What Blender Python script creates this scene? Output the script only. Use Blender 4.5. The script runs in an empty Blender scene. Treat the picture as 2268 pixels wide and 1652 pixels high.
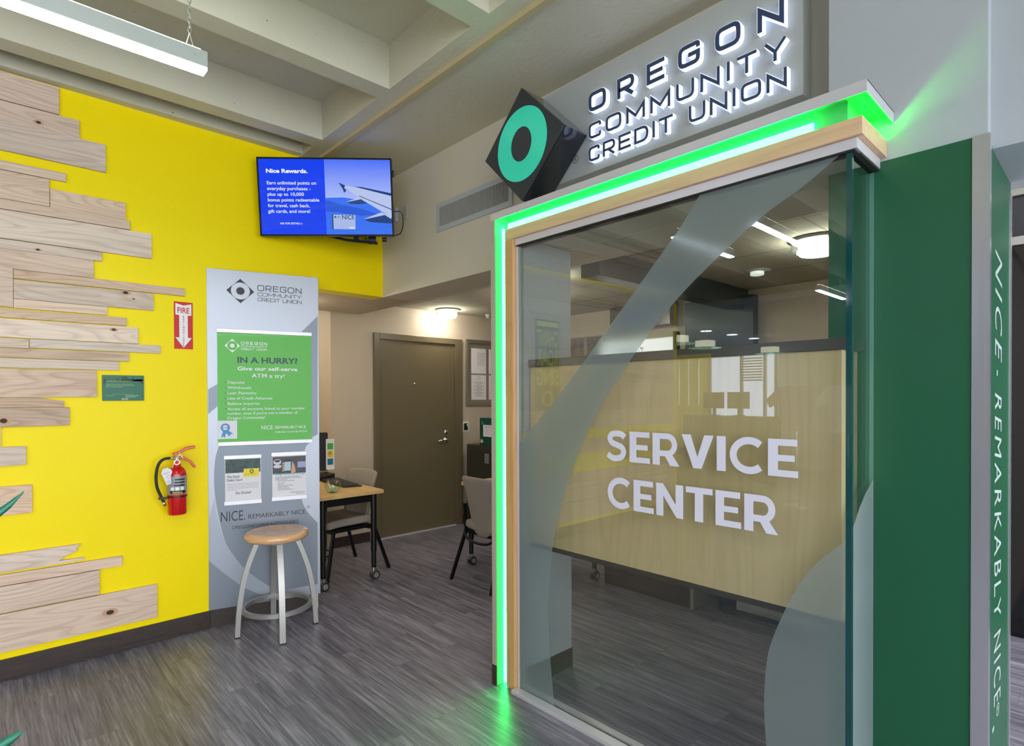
import bpy, bmesh, math, random
from mathutils import Vector, Matrix
random.seed(7)
S = bpy.context.scene
COL = S.collection

# ------------------------------------------------------------------ camera, world, exposure
H = 1.5
F_PX, YAW, PIT, ROLL, PPX, PPY = 1261.57, 0.819485, -0.009203, -0.004014, 1134.0, 890.64
def cam_axes():
    cy, sy = math.cos(YAW), math.sin(YAW)
    f = Vector((-sy*math.cos(PIT), cy*math.cos(PIT), math.sin(PIT)))
    r = Vector((cy, sy, 0)); u = r.cross(f)
    return r*math.cos(ROLL)+u*math.sin(ROLL), -r*math.sin(ROLL)+u*math.cos(ROLL), f
CR, CU, CF = cam_axes()
cam_d = bpy.data.cameras.new('camera'); cam = bpy.data.objects.new('camera', cam_d); COL.objects.link(cam)
m3 = Matrix((CR, CU, -CF)).transposed()
cam.matrix_world = Matrix.Translation((0, 0, H)) @ m3.to_4x4()
cam_d.sensor_width = 36; cam_d.lens = F_PX/2268*36; cam_d.shift_y = (PPY-826)/2268
cam_d.clip_start = 0.05; cam_d.clip_end = 100
S.camera = cam
S.view_settings.view_transform = 'Standard'; S.view_settings.look = 'None'
S.view_settings.gamma = 1; S.view_settings.use_curve_mapping = False
S.view_settings.exposure = 0.74
W = bpy.data.worlds.new('world'); S.world = W; W.use_nodes = True
W.node_tree.nodes['Background'].inputs[0].default_value = (0.93, 0.96, 1.0, 1)
W.node_tree.nodes['Background'].inputs[1].default_value = 2.8
S.cycles.use_denoising = True
S.cycles.sample_clamp_indirect = 6
S.cycles.max_bounces = 8; S.cycles.transparent_max_bounces = 16
UPL = 15.0         # added upward glow on the long lights, brightens the ceiling
TUBE = 28.0      # strength of the long ceiling lights
LEDK = 0.8       # strength of the green strip

# ------------------------------------------------------------------ photo pixel -> point on a known plane
def ray(px, py): return CF + CR*((px-PPX)/F_PX) - CU*((py-PPY)/F_PX)
EYE = Vector((0, 0, H))
class Frame:
    def __init__(s, o, u, v):
        s.o = Vector(o); s.u = Vector(u).normalized(); s.v = Vector(v).normalized(); s.n = s.u.cross(s.v)
    def at(s, a, b, n=0.0): return s.o + s.u*a + s.v*b + s.n*n
    def px(s, x, y, n=0.0):
        d = ray(x, y); t = ((s.o+s.n*n-EYE).dot(s.n))/d.dot(s.n); p = EYE + d*t - s.o
        return p.dot(s.u), p.dot(s.v)
    def shift(s, a=0, b=0, n=0): return Frame(s.at(a, b, n), s.u, s.v)
def onz(px, py, z): d = ray(px, py); return EYE + d*((z-H)/d.z)
def ony(px, py, y): d = ray(px, py); return EYE + d*(y/d.y)
def onx(px, py, x): d = ray(px, py); return EYE + d*(x/d.x)

WX = -4.062; YG = 2.0; YV = 2.377; YC = 2.244; CX0, CX1 = -0.724, -0.281
FY = Frame((WX, 0, 0), (0, 1, 0), (0, 0, 1))
FG = Frame((0, YG, 0), (1, 0, 0), (0, 0, 1))
FV = Frame((0, YV, 0), (1, 0, 0), (0, 0, 1))
FD = Frame((-5.355, 0, 0), (0, 1, 0), (0, 0, 1))
FP = Frame((-4.059, 1.080, 0), (0.2702, 0.9628, 0), (0, 0, 1))
FC = Frame((CX1, 0, 0), (0, 0, -1), (0, 1, 0))

# ------------------------------------------------------------------ materials
def lin(c):
    return tuple(((x/255.0)/12.92 if x/255.0 <= 0.04045 else ((x/255.0+0.055)/1.055)**2.4) for x in c)
MATS = {}
def mat(name, rgb, rough=0.5, metal=0.0, emit=0.0, bump=0.0, bscale=60, vary=0.0, vscale=(3, 3, 3), coat=0.0, aniso=None, spec=0.5, ecol=None):
    if name in MATS: return MATS[name]
    m = bpy.data.materials.new(name); m.use_nodes = True; nt = m.node_tree; b = nt.nodes['Principled BSDF']
    c = lin(rgb)+(1,)
    b.inputs['Base Color'].default_value = c; b.inputs['Roughness'].default_value = rough
    b.inputs['Metallic'].default_value = metal; b.inputs['Coat Weight'].default_value = coat
    b.inputs['Specular IOR Level'].default_value = spec
    tc = nt.nodes.new('ShaderNodeTexCoord')
    if emit:
        b.inputs['Emission Color'].default_value = (lin(ecol)+(1,)) if ecol else c; b.inputs['Emission Strength'].default_value = emit
    if vary:
        mp = nt.nodes.new('ShaderNodeMapping'); mp.inputs['Scale'].default_value = vscale
        n = nt.nodes.new('ShaderNodeTexNoise'); n.inputs['Scale'].default_value = 1; n.inputs['Detail'].default_value = 6
        nt.links.new(tc.outputs['Object'], mp.inputs[0]); nt.links.new(mp.outputs[0], n.inputs[0])
        cr = nt.nodes.new('ShaderNodeValToRGB')
        cr.color_ramp.elements[0].position = 0.3; cr.color_ramp.elements[1].position = 0.7
        cr.color_ramp.elements[0].color = tuple(x*(1-vary) for x in c[:3])+(1,)
        cr.color_ramp.elements[1].color = tuple(min(1, x*(1+vary)) for x in c[:3])+(1,)
        nt.links.new(n.outputs[0], cr.inputs[0]); nt.links.new(cr.outputs[0], b.inputs['Base Color'])
    if bump:
        n2 = nt.nodes.new('ShaderNodeTexNoise'); n2.inputs['Scale'].default_value = bscale; n2.inputs['Detail'].default_value = 4
        nt.links.new(tc.outputs['Object'], n2.inputs[0])
        bp = nt.nodes.new('ShaderNodeBump'); bp.inputs['Strength'].default_value = bump; bp.inputs['Distance'].default_value = 0.01
        nt.links.new(n2.outputs[0], bp.inputs['Height']); nt.links.new(bp.outputs[0], b.inputs['Normal'])
    MATS[name] = m; return m
def brushed(name, rgb, rough=0.3, scale=(1, 1, 300), metal=.9):
    if name in MATS: return MATS[name]
    m = mat(name, rgb, rough, metal); nt = m.node_tree; b = nt.nodes['Principled BSDF']
    tc = nt.nodes.new('ShaderNodeTexCoord'); mp = nt.nodes.new('ShaderNodeMapping'); mp.inputs['Scale'].default_value = scale
    n = nt.nodes.new('ShaderNodeTexNoise'); n.inputs['Scale'].default_value = 1.5; n.inputs['Detail'].default_value = 3
    mr = nt.nodes.new('ShaderNodeMapRange'); mr.inputs[3].default_value = rough*0.75; mr.inputs[4].default_value = rough*1.35
    nt.links.new(tc.outputs['Object'], mp.inputs[0]); nt.links.new(mp.outputs[0], n.inputs[0])
    nt.links.new(n.outputs[0], mr.inputs[0]); nt.links.new(mr.outputs[0], b.inputs['Roughness'])
    return m
def wood(name, light, dark, axis='y', rough=0.5, gscale=1.0, rand=True, contrast=1.0, coat=0.0, rings=1.0):
    if name in MATS: return MATS[name]
    m = bpy.data.materials.new(name); m.use_nodes = True; nt = m.node_tree; b = nt.nodes['Principled BSDF']; L = nt.links.new
    b.inputs['Roughness'].default_value = rough; b.inputs['Coat Weight'].default_value = coat
    b.inputs['Coat Roughness'].default_value = 0.1
    tc = nt.nodes.new('ShaderNodeTexCoord'); oi = nt.nodes.new('ShaderNodeObjectInfo')
    add = nt.nodes.new('ShaderNodeVectorMath'); add.operation = 'ADD'
    sc = nt.nodes.new('ShaderNodeVectorMath'); sc.operation = 'SCALE'; sc.inputs[0].default_value = (37, 53, 71)
    L(oi.outputs['Random'], sc.inputs['Scale']); L(tc.outputs['Object'], add.inputs[0])
    if rand: L(sc.outputs[0], add.inputs[1])
    def noise(vec, s, d=4, r=0.55):
        mp = nt.nodes.new('ShaderNodeMapping'); mp.inputs['Scale'].default_value = vec; L(add.outputs[0], mp.inputs[0])
        n = nt.nodes.new('ShaderNodeTexNoise'); n.inputs['Scale'].default_value = s; n.inputs['Detail'].default_value = d
        n.inputs['Roughness'].default_value = r; L(mp.outputs[0], n.inputs[0]); return n
    k = {'x': (0.12, 1, 1), 'y': (1, 0.12, 1), 'z': (1, 1, 0.12)}[axis]
    k2 = {'x': (0.02, 1, 1), 'y': (1, 0.02, 1), 'z': (1, 1, 0.02)}[axis]
    # growth rings: contour lines of a stretched noise field
    n1 = noise(k, 5*gscale, 2, 0.4)
    mul = nt.nodes.new('ShaderNodeMath'); mul.operation = 'MULTIPLY'; mul.inputs[1].default_value = 26*rings; L(n1.outputs[0], mul.inputs[0])
    fr = nt.nodes.new('ShaderNodeMath'); fr.operation = 'FRACT'; L(mul.outputs[0], fr.inputs[0])
    n2 = noise(k2, 90*gscale, 3); n3 = noise(k, 2.2*gscale, 3)
    r1 = nt.nodes.new('ShaderNodeValToRGB'); e = r1.color_ramp.elements
    e[0].position = 0.0; e[0].color = (0.25, 0.25, 0.25, 1); e[1].position = 0.45; e[1].color = (1, 1, 1, 1)
    x = e.new(0.9); x.color = (0.85, 0.85, 0.85, 1); x = e.new(1.0); x.color = (0.25, 0.25, 0.25, 1)
    L(fr.outputs[0], r1.inputs[0])
    # value = 0.35*ring + 0.35*fibre + 0.5*cloud
    a = nt.nodes.new('ShaderNodeMath'); a.operation = 'MULTIPLY'; a.inputs[1].default_value = 0.30; L(r1.outputs[0], a.inputs[0])
    bb = nt.nodes.new('ShaderNodeMath'); bb.operation = 'MULTIPLY_ADD'; bb.inputs[1].default_value = 0.45; L(n2.outputs[0], bb.inputs[0]); L(a.outputs[0], bb.inputs[2])
    cc = nt.nodes.new('ShaderNodeMath'); cc.operation = 'MULTIPLY_ADD'; cc.inputs[1].default_value = 0.75; L(n3.outputs[0], cc.inputs[0]); L(bb.outputs[0], cc.inputs[2])
    mr = nt.nodes.new('ShaderNodeMapRange'); mr.inputs[1].default_value = 0.80-0.32/contrast; mr.inputs[2].default_value = 0.80+0.18/contrast; L(cc.outputs[0], mr.inputs[0])
    mx = nt.nodes.new('ShaderNodeMix'); mx.data_type = 'RGBA'; L(mr.outputs[0], mx.inputs['Factor'])
    mx.inputs['A'].default_value = lin(dark)+(1,); mx.inputs['B'].default_value = lin(light)+(1,)
    out = mx.outputs['Result']
    if rand:
        hs = nt.nodes.new('ShaderNodeHueSaturation'); v = nt.nodes.new('ShaderNodeMapRange'); v.inputs[3].default_value = 0.86; v.inputs[4].default_value = 1.12
        s2 = nt.nodes.new('ShaderNodeMath'); s2.operation = 'MULTIPLY'; s2.inputs[1].default_value = 7.3; L(oi.outputs['Random'], s2.inputs[0])
        f2 = nt.nodes.new('ShaderNodeMath'); f2.operation = 'FRACT'; L(s2.outputs[0], f2.inputs[0])
        L(f2.outputs[0], v.inputs[0]); L(v.outputs[0], hs.inputs['Value'])
        sa = nt.nodes.new('ShaderNodeMapRange'); sa.inputs[3].default_value = 0.7; sa.inputs[4].default_value = 1.15; L(oi.outputs['Random'], sa.inputs[0]); L(sa.outputs[0], hs.inputs['Saturation'])
        L(out, hs.inputs['Color']); out = hs.outputs[0]
    L(out, b.inputs['Base Color'])
    bp = nt.nodes.new('ShaderNodeBump'); bp.inputs['Strength'].default_value = 0.15; bp.inputs['Distance'].default_value = 0.002
    L(n2.outputs[0], bp.inputs['Height']); L(bp.outputs[0], b.inputs['Normal'])
    MATS[name] = m; return m
def floor_mat():
    m = bpy.data.materials.new('vinyl_plank_floor'); m.use_nodes = True; nt = m.node_tree; b = nt.nodes['Principled BSDF']; L = nt.links.new
    tc = nt.nodes.new('ShaderNodeTexCoord')
    br = nt.nodes.new('ShaderNodeTexBrick'); br.inputs['Scale'].default_value = 1; br.inputs['Brick Width'].default_value = 0.92
    br.inputs['Row Height'].default_value = 0.152; br.inputs['Mortar Size'].default_value = 0.0008; br.offset = 0.37
    br.inputs['Color1'].default_value = (0.42, 0.42, 0.42, 1); br.inputs['Color2'].default_value = (0.58, 0.58, 0.58, 1); br.inputs['Mortar'].default_value = (0.2, 0.2, 0.2, 1)
    L(tc.outputs['Object'], br.inputs[0])
    def ns(v, s, d=3):
        mp = nt.nodes.new('ShaderNodeMapping'); mp.inputs['Scale'].default_value = v
        vm = nt.nodes.new('ShaderNodeVectorMath'); vm.operation = 'ADD'; L(tc.outputs['Object'], vm.inputs[0]); L(br.outputs['Color'], vm.inputs[1])
        L(vm.outputs[0], mp.inputs[0]); n = nt.nodes.new('ShaderNodeTexNoise'); n.inputs['Scale'].default_value = s; n.inputs['Detail'].default_value = d; n.inputs['Roughness'].default_value = 0.7
        L(mp.outputs[0], n.inputs[0]); return n
    n1 = ns((0.035, 1, 1), 110, 4); n2 = ns((0.06, 1, 1), 30, 3); n3 = ns((1, 1, 1), 1.1, 2)
    s1 = nt.nodes.new('ShaderNodeMath'); s1.operation = 'ADD'; L(n1.outputs[0], s1.inputs[0]); L(n2.outputs[0], s1.inputs[1])
    s2 = nt.nodes.new('ShaderNodeMath'); s2.operation = 'MULTIPLY_ADD'; s2.inputs[1].default_value = 0.7; L(br.outputs['Color'], s2.inputs[0]); L(s1.outputs[0], s2.inputs[2])
    mr = nt.nodes.new('ShaderNodeMapRange'); mr.inputs[1].default_value = 1.0; mr.inputs[2].default_value = 1.72; L(s2.outputs[0], mr.inputs[0])
    cr = nt.nodes.new('ShaderNodeValToRGB'); e = cr.color_ramp.elements
    e[0].position = 0; e[0].color = lin((70, 69, 82))+(1,); e[1].position = 1; e[1].color = lin((172, 170, 186))+(1,)
    x = e.new(0.5); x.color = lin((120, 118, 132))+(1,)
    L(mr.outputs[0], cr.inputs[0]); L(cr.outputs[0], b.inputs['Base Color'])
    b.inputs['Roughness'].default_value = 0.3; b.inputs['Specular IOR Level'].default_value = 0.5
    r2 = nt.nodes.new('ShaderNodeMapRange'); r2.inputs[3].default_value = 0.24; r2.inputs[4].default_value = 0.42; L(n1.outputs[0], r2.inputs[0]); L(r2.outputs[0], b.inputs['Roughness'])
    bp = nt.nodes.new('ShaderNodeBump'); bp.inputs['Strength'].default_value = 0.12; bp.inputs['Distance'].default_value = 0.002; L(n1.outputs[0], bp.inputs['Height']); L(bp.outputs[0], b.inputs['Normal'])
    return m
def concrete_mat():
    m = mat('painted_concrete', (206, 204, 184), 0.75, bump=0.25, bscale=40, vary=0.05, vscale=(2, 2, 2)); nt = m.node_tree; b = nt.nodes['Principled BSDF']; L = nt.links.new
    src = b.inputs['Base Color'].links[0].from_socket
    tc = nt.nodes.new('ShaderNodeTexCoord'); vo = nt.nodes.new('ShaderNodeTexVoronoi'); vo.inputs['Scale'].default_value = 16; L(tc.outputs['Object'], vo.inputs[0])
    nz = nt.nodes.new('ShaderNodeTexNoise'); nz.inputs['Scale'].default_value = 5; L(tc.outputs['Object'], nz.inputs[0])
    th = nt.nodes.new('ShaderNodeMath'); th.operation = 'MULTIPLY'; th.inputs[1].default_value = 0.16; L(nz.outputs[0], th.inputs[0])
    sb = nt.nodes.new('ShaderNodeMath'); sb.operation = 'SUBTRACT'; sb.inputs[1].default_value = 0.045; L(th.outputs[0], sb.inputs[0])
    lt = nt.nodes.new('ShaderNodeMath'); lt.operation = 'LESS_THAN'; L(vo.outputs['Distance'], lt.inputs[0]); L(sb.outputs[0], lt.inputs[1])
    mx = nt.nodes.new('ShaderNodeMix'); mx.data_type = 'RGBA'; L(lt.outputs[0], mx.inputs['Factor']); L(src, mx.inputs['A']); mx.inputs['B'].default_value = lin((95, 95, 85))+(1,)
    L(mx.outputs['Result'], b.inputs['Base Color']); return m
def glass_mat(name, tint, ior=1.5, boost=1.0, rough=0.0):
    if name in MATS: return MATS[name]
    m = bpy.data.materials.new(name); m.use_nodes = True; nt = m.node_tree; nt.nodes.clear(); L = nt.links.new
    o = nt.nodes.new('ShaderNodeOutputMaterial'); t = nt.nodes.new('ShaderNodeBsdfTransparent'); t.inputs[0].default_value = tint+(1,)
    g = nt.nodes.new('ShaderNodeBsdfGlossy'); g.inputs['Roughness'].default_value = rough
    fr = nt.nodes.new('ShaderNodeFresnel'); ge = nt.nodes.new('ShaderNodeNewGeometry')
    im = nt.nodes.new('ShaderNodeMapRange'); im.inputs[3].default_value = ior; im.inputs[4].default_value = 1/ior; L(ge.outputs['Backfacing'], im.inputs[0]); L(im.outputs[0], fr.inputs[0])
    mu = nt.nodes.new('ShaderNodeMath'); mu.operation = 'MULTIPLY'; mu.inputs[1].default_value = boost; mu.use_clamp = True; L(fr.outputs[0], mu.inputs[0])
    mx = nt.nodes.new('ShaderNodeMixShader'); L(mu.outputs[0], mx.inputs[0]); L(t.outputs[0], mx.inputs[1]); L(g.outputs[0], mx.inputs[2]); L(mx.outputs[0], o.inputs[0])
    MATS[name] = m; return m
def film_mat():
    m = bpy.data.materials.new('frosted_film'); m.use_nodes = True; nt = m.node_tree; nt.nodes.clear(); L = nt.links.new
    o = nt.nodes.new('ShaderNodeOutputMaterial'); r = nt.nodes.new('ShaderNodeBsdfGlass'); r.inputs['IOR'].default_value = 1.06; r.inputs['Roughness'].default_value = 0.3
    r.inputs['Color'].default_value = (0.97, 1, 1, 1)
    d = nt.nodes.new('ShaderNodeBsdfDiffuse'); d.inputs[0].default_value = lin((188, 204, 208))+(1,)
    t = nt.nodes.new('ShaderNodeBsdfTranslucent'); t.inputs[0].default_value = lin((150, 165, 170))+(1,)
    a = nt.nodes.new('ShaderNodeMixShader'); a.inputs[0].default_value = 0.45; L(d.outputs[0], a.inputs[1]); L(t.outputs[0], a.inputs[2])
    b = nt.nodes.new('ShaderNodeMixShader'); b.inputs[0].default_value = 0.30; L(r.outputs[0], b.inputs[1]); L(a.outputs[0], b.inputs[2]); L(b.outputs[0], o.inputs[0])
    return m
def tile_mat():
    m = mat('ceiling_tile', (188, 184, 170), 0.9, bump=0.3, bscale=220); nt = m.node_tree; b = nt.nodes['Principled BSDF']; L = nt.links.new
    tc = nt.nodes.new('ShaderNodeTexCoord'); mp = nt.nodes.new('ShaderNodeMapping'); mp.inputs['Location'].default_value = (0.0, 0.34, 0)
    br = nt.nodes.new('ShaderNodeTexBrick'); br.offset = 0; br.inputs['Scale'].default_value = 1; br.inputs['Brick Width'].default_value = 1.2; br.inputs['Row Height'].default_value = 0.61
    br.inputs['Mortar Size'].default_value = 0.006; c = lin((188, 184, 170))+(1,)
    br.inputs['Color1'].default_value = c; br.inputs['Color2'].default_value = c; br.inputs['Mortar'].default_value = lin((120, 118, 108))+(1,)
    L(tc.outputs['Object'], mp.inputs[0]); L(mp.outputs[0], br.inputs[0]); L(br.outputs[0], b.inputs['Base Color']); return m

def led_mat(name, rgb):
    m = mat(name, (30, 160, 60), .5, emit=1.0); m.node_tree.nodes['Principled BSDF'].inputs['Emission Color'].default_value = (rgb[0]/rgb[1], 1, rgb[2]/rgb[1], 1); m.node_tree.nodes['Principled BSDF'].inputs['Emission Strength'].default_value = rgb[1]*LEDK; return m
M = dict(
    yellow=mat('yellow_paint', (254, 230, 0), 0.4, bump=0.04, bscale=120, spec=0.2),
    white=mat('warm_white_paint', (216, 210, 196), 0.6, bump=0.04, bscale=150),
    lwhite=mat('cool_white_paint', (184, 192, 198), 0.6, bump=0.04, bscale=150),
    beige=mat('beige_paint', (196, 184, 166), 0.5, bump=0.03, bscale=150),
    base=wood('dark_baseboard', (58, 46, 42), (34, 26, 24), 'y', 0.4, 1.5, rand=False),
    plank=wood('reclaimed_board', (230, 204, 182), (172, 140, 118), 'y', 0.6, 1.0, contrast=.8),
    maple=wood('maple_trim', (222, 182, 138), (196, 152, 108), 'x', 0.35, 0.8, contrast=0.8, rings=0.5),
    maplev=wood('maple_jamb', (222, 182, 138), (196, 152, 108), 'z', 0.35, 0.8, contrast=0.8, rings=0.5),
    lam=wood('maple_laminate', (238, 206, 158), (212, 178, 130), 'z', 0.4, 0.6, contrast=0.7, rings=0.6, rand=False),
    desk=wood('oak_desktop', (214, 180, 124), (184, 148, 96), 'x', 0.4, 0.8, contrast=0.8, rings=0.5),
    seat=wood('varnished_seat', (226, 178, 128), (200, 146, 94), 'x', 0.22, 1.0, contrast=0.9, coat=0.6, rings=0.8),
    floor=floor_mat(), conc=concrete_mat(), tile=tile_mat(),
    alu=brushed('brushed_aluminium', (222, 222, 230), 0.42, metal=.45), steel=brushed('polished_steel', (222, 222, 230), 0.22, (200, 200, 1), .8),
    chrome=mat('chrome', (215, 215, 220), 0.12, 1.0), silver=mat('silver_paint', (168, 168, 164), 0.35, 0.6),
    black=mat('black_plastic', (22, 23, 26), 0.35), blackm=mat('black_metal', (20, 22, 26), 0.35, 0.3),
    dark=mat('dark_gap', (30, 26, 24), 0.6), darkbrown=mat('dark_brown_panel', (58, 46, 42), 0.45),
    door=mat('olive_brown_paint', (106, 97, 74), 0.3, bump=0.02, bscale=200),
    green=mat('green_laminate', (30, 94, 64), 0.36, spec=0.5), white_print=mat('white_print', (238, 240, 244), 0.5),
    paper=mat('white_paper', (226, 226, 232), 0.5), ink=mat('dark_ink', (48, 50, 62), 0.5), greyink=mat('grey_ink', (120, 120, 130), 0.5),
    red=mat('red_enamel', (200, 10, 14), 0.2, coat=0.5), redp=mat('red_print', (206, 22, 32), 0.45),
    fabric=mat('grey_fabric', (150, 142, 132), 0.9, bump=0.3, bscale=500), rubber=mat('rubber', (38, 38, 36), 0.6),
    glass=glass_mat('tinted_glass', (0.91, 0.955, 0.945), 1.5, 1.8), clear=glass_mat('clear_glass', (0.93, 0.97, 0.95), 1.45, 1.3),
    gedge=mat('glass_edge', (10, 70, 72), 0.08, coat=0.8), film=film_mat(),
    tube=mat('tube_light', (255, 255, 255), 0.5, emit=TUBE, ecol=(236, 236, 255)),
    lamp=mat('lamp_diffuser', (250, 248, 240), 0.4, emit=25, ecol=(255, 242, 224)),
    led=led_mat('green_led', (0.5, 34.0, 4.5)),
    chan=mat('channel_green_tint', (96, 176, 128), 0.5),  # green of the strip's light put into the base colour
    glow=mat('glowing_acrylic', (235, 240, 255), 0.4, emit=.56, ecol=(214, 224, 255)),
    navy=mat('navy_face', (58, 74, 108), 0.3),
    charcoal=mat('charcoal_gloss', (40, 44, 50), 0.12, 0.3, coat=0.5),
    teal=mat('teal_face', (20, 190, 160), 0.3, emit=0.35, coat=0.4),
)

# ------------------------------------------------------------------ mesh building
WL = {}      # world location of every object
class MB:
    def __init__(s): s.v = []; s.f = []
    def add(s, vs, fs):
        k = len(s.v); s.v += [Vector(v) for v in vs]; s.f += [tuple(i+k for i in f) for f in fs]; return s
    def box(s, x0, x1, y0, y1, z0, z1):
        return s.add([(x0,y0,z0),(x1,y0,z0),(x1,y1,z0),(x0,y1,z0),(x0,y0,z1),(x1,y0,z1),(x1,y1,z1),(x0,y1,z1)],
                     [(0,3,2,1),(4,5,6,7),(0,1,5,4),(1,2,6,5),(2,3,7,6),(3,0,4,7)])
    def prism(s, fr, pts, n0, n1):
        n = len(pts); a = [fr.at(p[0], p[1], n0) for p in pts]; b = [fr.at(p[0], p[1], n1) for p in pts]
        ar = sum(pts[i][0]*pts[(i+1) % n][1]-pts[(i+1) % n][0]*pts[i][1] for i in range(n))
        fs = [tuple(range(n, 2*n)), tuple(reversed(range(n)))]+[(i, (i+1) % n, (i+1) % n+n, i+n) for i in range(n)]
        if (ar < 0): fs = [tuple(reversed(f)) for f in fs]
        return s.add(a+b, fs)
    def flat(s, fr, pts, n=0.0):
        k = [fr.at(p[0], p[1], n) for p in pts]; m = len(pts)
        ar = sum(pts[i][0]*pts[(i+1) % m][1]-pts[(i+1) % m][0]*pts[i][1] for i in range(m))
        return s.add(k, [tuple(range(m)) if ar > 0 else tuple(reversed(range(m)))])
    def rect(s, fr, u0, u1, v0, v1, n0, n1): return s.prism(fr, [(u0, v0), (u1, v0), (u1, v1), (u0, v1)], n0, n1)
    def ribbon(s, fr, pts, closed, t, n0, n1):
        P = [Vector((p[0], p[1])) for p in pts]; n = len(P); Lf = []; Rt = []
        for i in range(n):
            a = P[i-1] if (closed or i > 0) else None; c = P[(i+1) % n] if (closed or i < n-1) else None
            d1 = (P[i]-a).normalized() if a is not None else None; d2 = (c-P[i]).normalized() if c is not None else None
            if d1 is None: d1 = d2
            if d2 is None: d2 = d1
            n1_ = Vector((-d1.y, d1.x)); n2_ = Vector((-d2.y, d2.x)); mm = (n1_+n2_)
            mm = mm.normalized() if mm.length > 1e-6 else n1_
            k = (t/2)/max(0.38, mm.dot(n1_)); Lf.append(P[i]+mm*k); Rt.append(P[i]-mm*k)
        vs = [fr.at(p.x, p.y, n1) for p in Lf]+[fr.at(p.x, p.y, n1) for p in Rt]+[fr.at(p.x, p.y, n0) for p in Lf]+[fr.at(p.x, p.y, n0) for p in Rt]
        fs = []; m = n if closed else n-1
        for i in range(m):
            j = (i+1) % n
            fs += [(i, n+i, n+j, j), (2*n+j, 3*n+j, 3*n+i, 2*n+i), (j, 2*n+j, 2*n+i, i), (n+i, 3*n+i, 3*n+j, n+j)]
        if not closed: fs += [(0, 2*n, 3*n, n), (n-1, 2*n-1, 4*n-1, 3*n-1)]
        return s.add(vs, fs)
    def tube(s, pts, r, seg=10, caps=True):
        P = [Vector(p) for p in pts]; R = r if isinstance(r, (list, tuple)) else [r]*len(P); vs = []; up = Vector((0.13, 0.21, 1)).normalized()
        for i, p in enumerate(P):
            d = (P[min(i+1, len(P)-1)]-P[max(i-1, 0)]).normalized()
            a = d.cross(up); a = a.normalized() if a.length > 1e-4 else Vector((1, 0, 0)); b = a.cross(d)
            vs += [p+(a*math.cos(2*math.pi*k/seg)+b*math.sin(2*math.pi*k/seg))*R[i] for k in range(seg)]
        fs = [(i*seg+k, i*seg+(k+1) % seg, (i+1)*seg+(k+1) % seg, (i+1)*seg+k) for i in range(len(P)-1) for k in range(seg)]
        if caps: fs += [tuple(reversed(range(seg))), tuple(range((len(P)-1)*seg, len(P)*seg))]
        return s.add(vs, fs)
    def bar(s, pts, w, h, side):       # flat bar through points; side = width direction
        P = [Vector(p) for p in pts]; vs = []; sd = Vector(side).normalized()
        for i, p in enumerate(P):
            d = (P[min(i+1, len(P)-1)]-P[max(i-1, 0)]).normalized(); t = d.cross(sd).normalized()
            vs += [p+sd*w/2+t*h/2, p-sd*w/2+t*h/2, p-sd*w/2-t*h/2, p+sd*w/2-t*h/2]
        fs = [(i*4+k, i*4+(k+1) % 4, (i+1)*4+(k+1) % 4, (i+1)*4+k) for i in range(len(P)-1) for k in range(4)]
        fs += [(3, 2, 1, 0), tuple(range((len(P)-1)*4, len(P)*4))]
        return s.add(vs, fs)
    def lathe(s, prof, c, seg=40, ax=(0, 0, 1)):
        c = Vector(c); ax = Vector(ax).normalized(); t = Vector((1, 0, 0)) if abs(ax.x) < 0.9 else Vector((0, 1, 0)); a = ax.cross(t).normalized(); b = ax.cross(a)
        vs = []; k = len(prof)
        for j in range(seg):
            q = 2*math.pi*j/seg; d = a*math.cos(q)+b*math.sin(q)
            vs += [c+d*r+ax*z for r, z in prof]
        fs = []
        for j in range(seg):
            jn = (j+1) % seg
            for i in range(k-1):
                if prof[i][0] < 1e-6: fs.append((j*k, jn*k+i+1, j*k+i+1))
                elif prof[i+1][0] < 1e-6: fs.append((j*k+i, jn*k+i, j*k+i+1))
                else: fs.append((j*k+i, jn*k+i, jn*k+i+1, j*k+i+1))
        return s.add(vs, fs)
    def text(s, fr, txt, u0, base, width=None, cap=None, n=0.001, bold=0.0, align='L', depth=0.0, slant=0.0, spacing=1.0):
        vs, ps, hcap = glyphs(txt, bold, slant, spacing)
        if not vs: return s
        x0 = min(v.x for v in vs); x1 = max(v.x for v in vs)
        if cap is None: k = width/(x1-x0); ky = k
        elif width is None: ky = cap/hcap; k = ky
        else: k = width/(x1-x0); ky = cap/hcap
        w = (x1-x0)*k; o = u0-(w if align == 'R' else w/2 if align == 'C' else 0)
        s.add([fr.at(o+(v.x-x0)*k, base+v.y*ky, n+(depth if v.z > 0 else 0)) for v in vs], ps)
        return s
    def obj(s, name, m, parent=None, smooth=False, bevel=0.0, origin=None, auto=False, weld=False):
        xs = [v.x for v in s.v]; ys = [v.y for v in s.v]; zs = [v.z for v in s.v]
        o = Vector(origin) if origin is not None else Vector(((min(xs)+max(xs))/2, (min(ys)+max(ys))/2, min(zs)))
        me = bpy.data.meshes.new(name); me.from_pydata([tuple(v-o) for v in s.v], [], s.f); me.update()
        bm = bmesh.new(); bm.from_mesh(me)
        if weld: bmesh.ops.remove_doubles(bm, verts=bm.verts, dist=1e-5)
        if smooth or bevel: bmesh.ops.recalc_face_normals(bm, faces=bm.faces)
        bm.to_mesh(me); bm.free()
        for p in me.polygons: p.use_smooth = smooth
        ob = bpy.data.objects.new(name, me); COL.objects.link(ob); me.materials.append(M[m] if isinstance(m, str) else m)
        if bevel:
            b = ob.modifiers.new('bevel', 'BEVEL'); b.width = bevel; b.segments = 2; b.limit_method = 'ANGLE'; b.angle_limit = 0.6
        if auto:
            for e in me.edges: pass
            me.set_sharp_from_angle(angle=math.radians(40))
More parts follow.
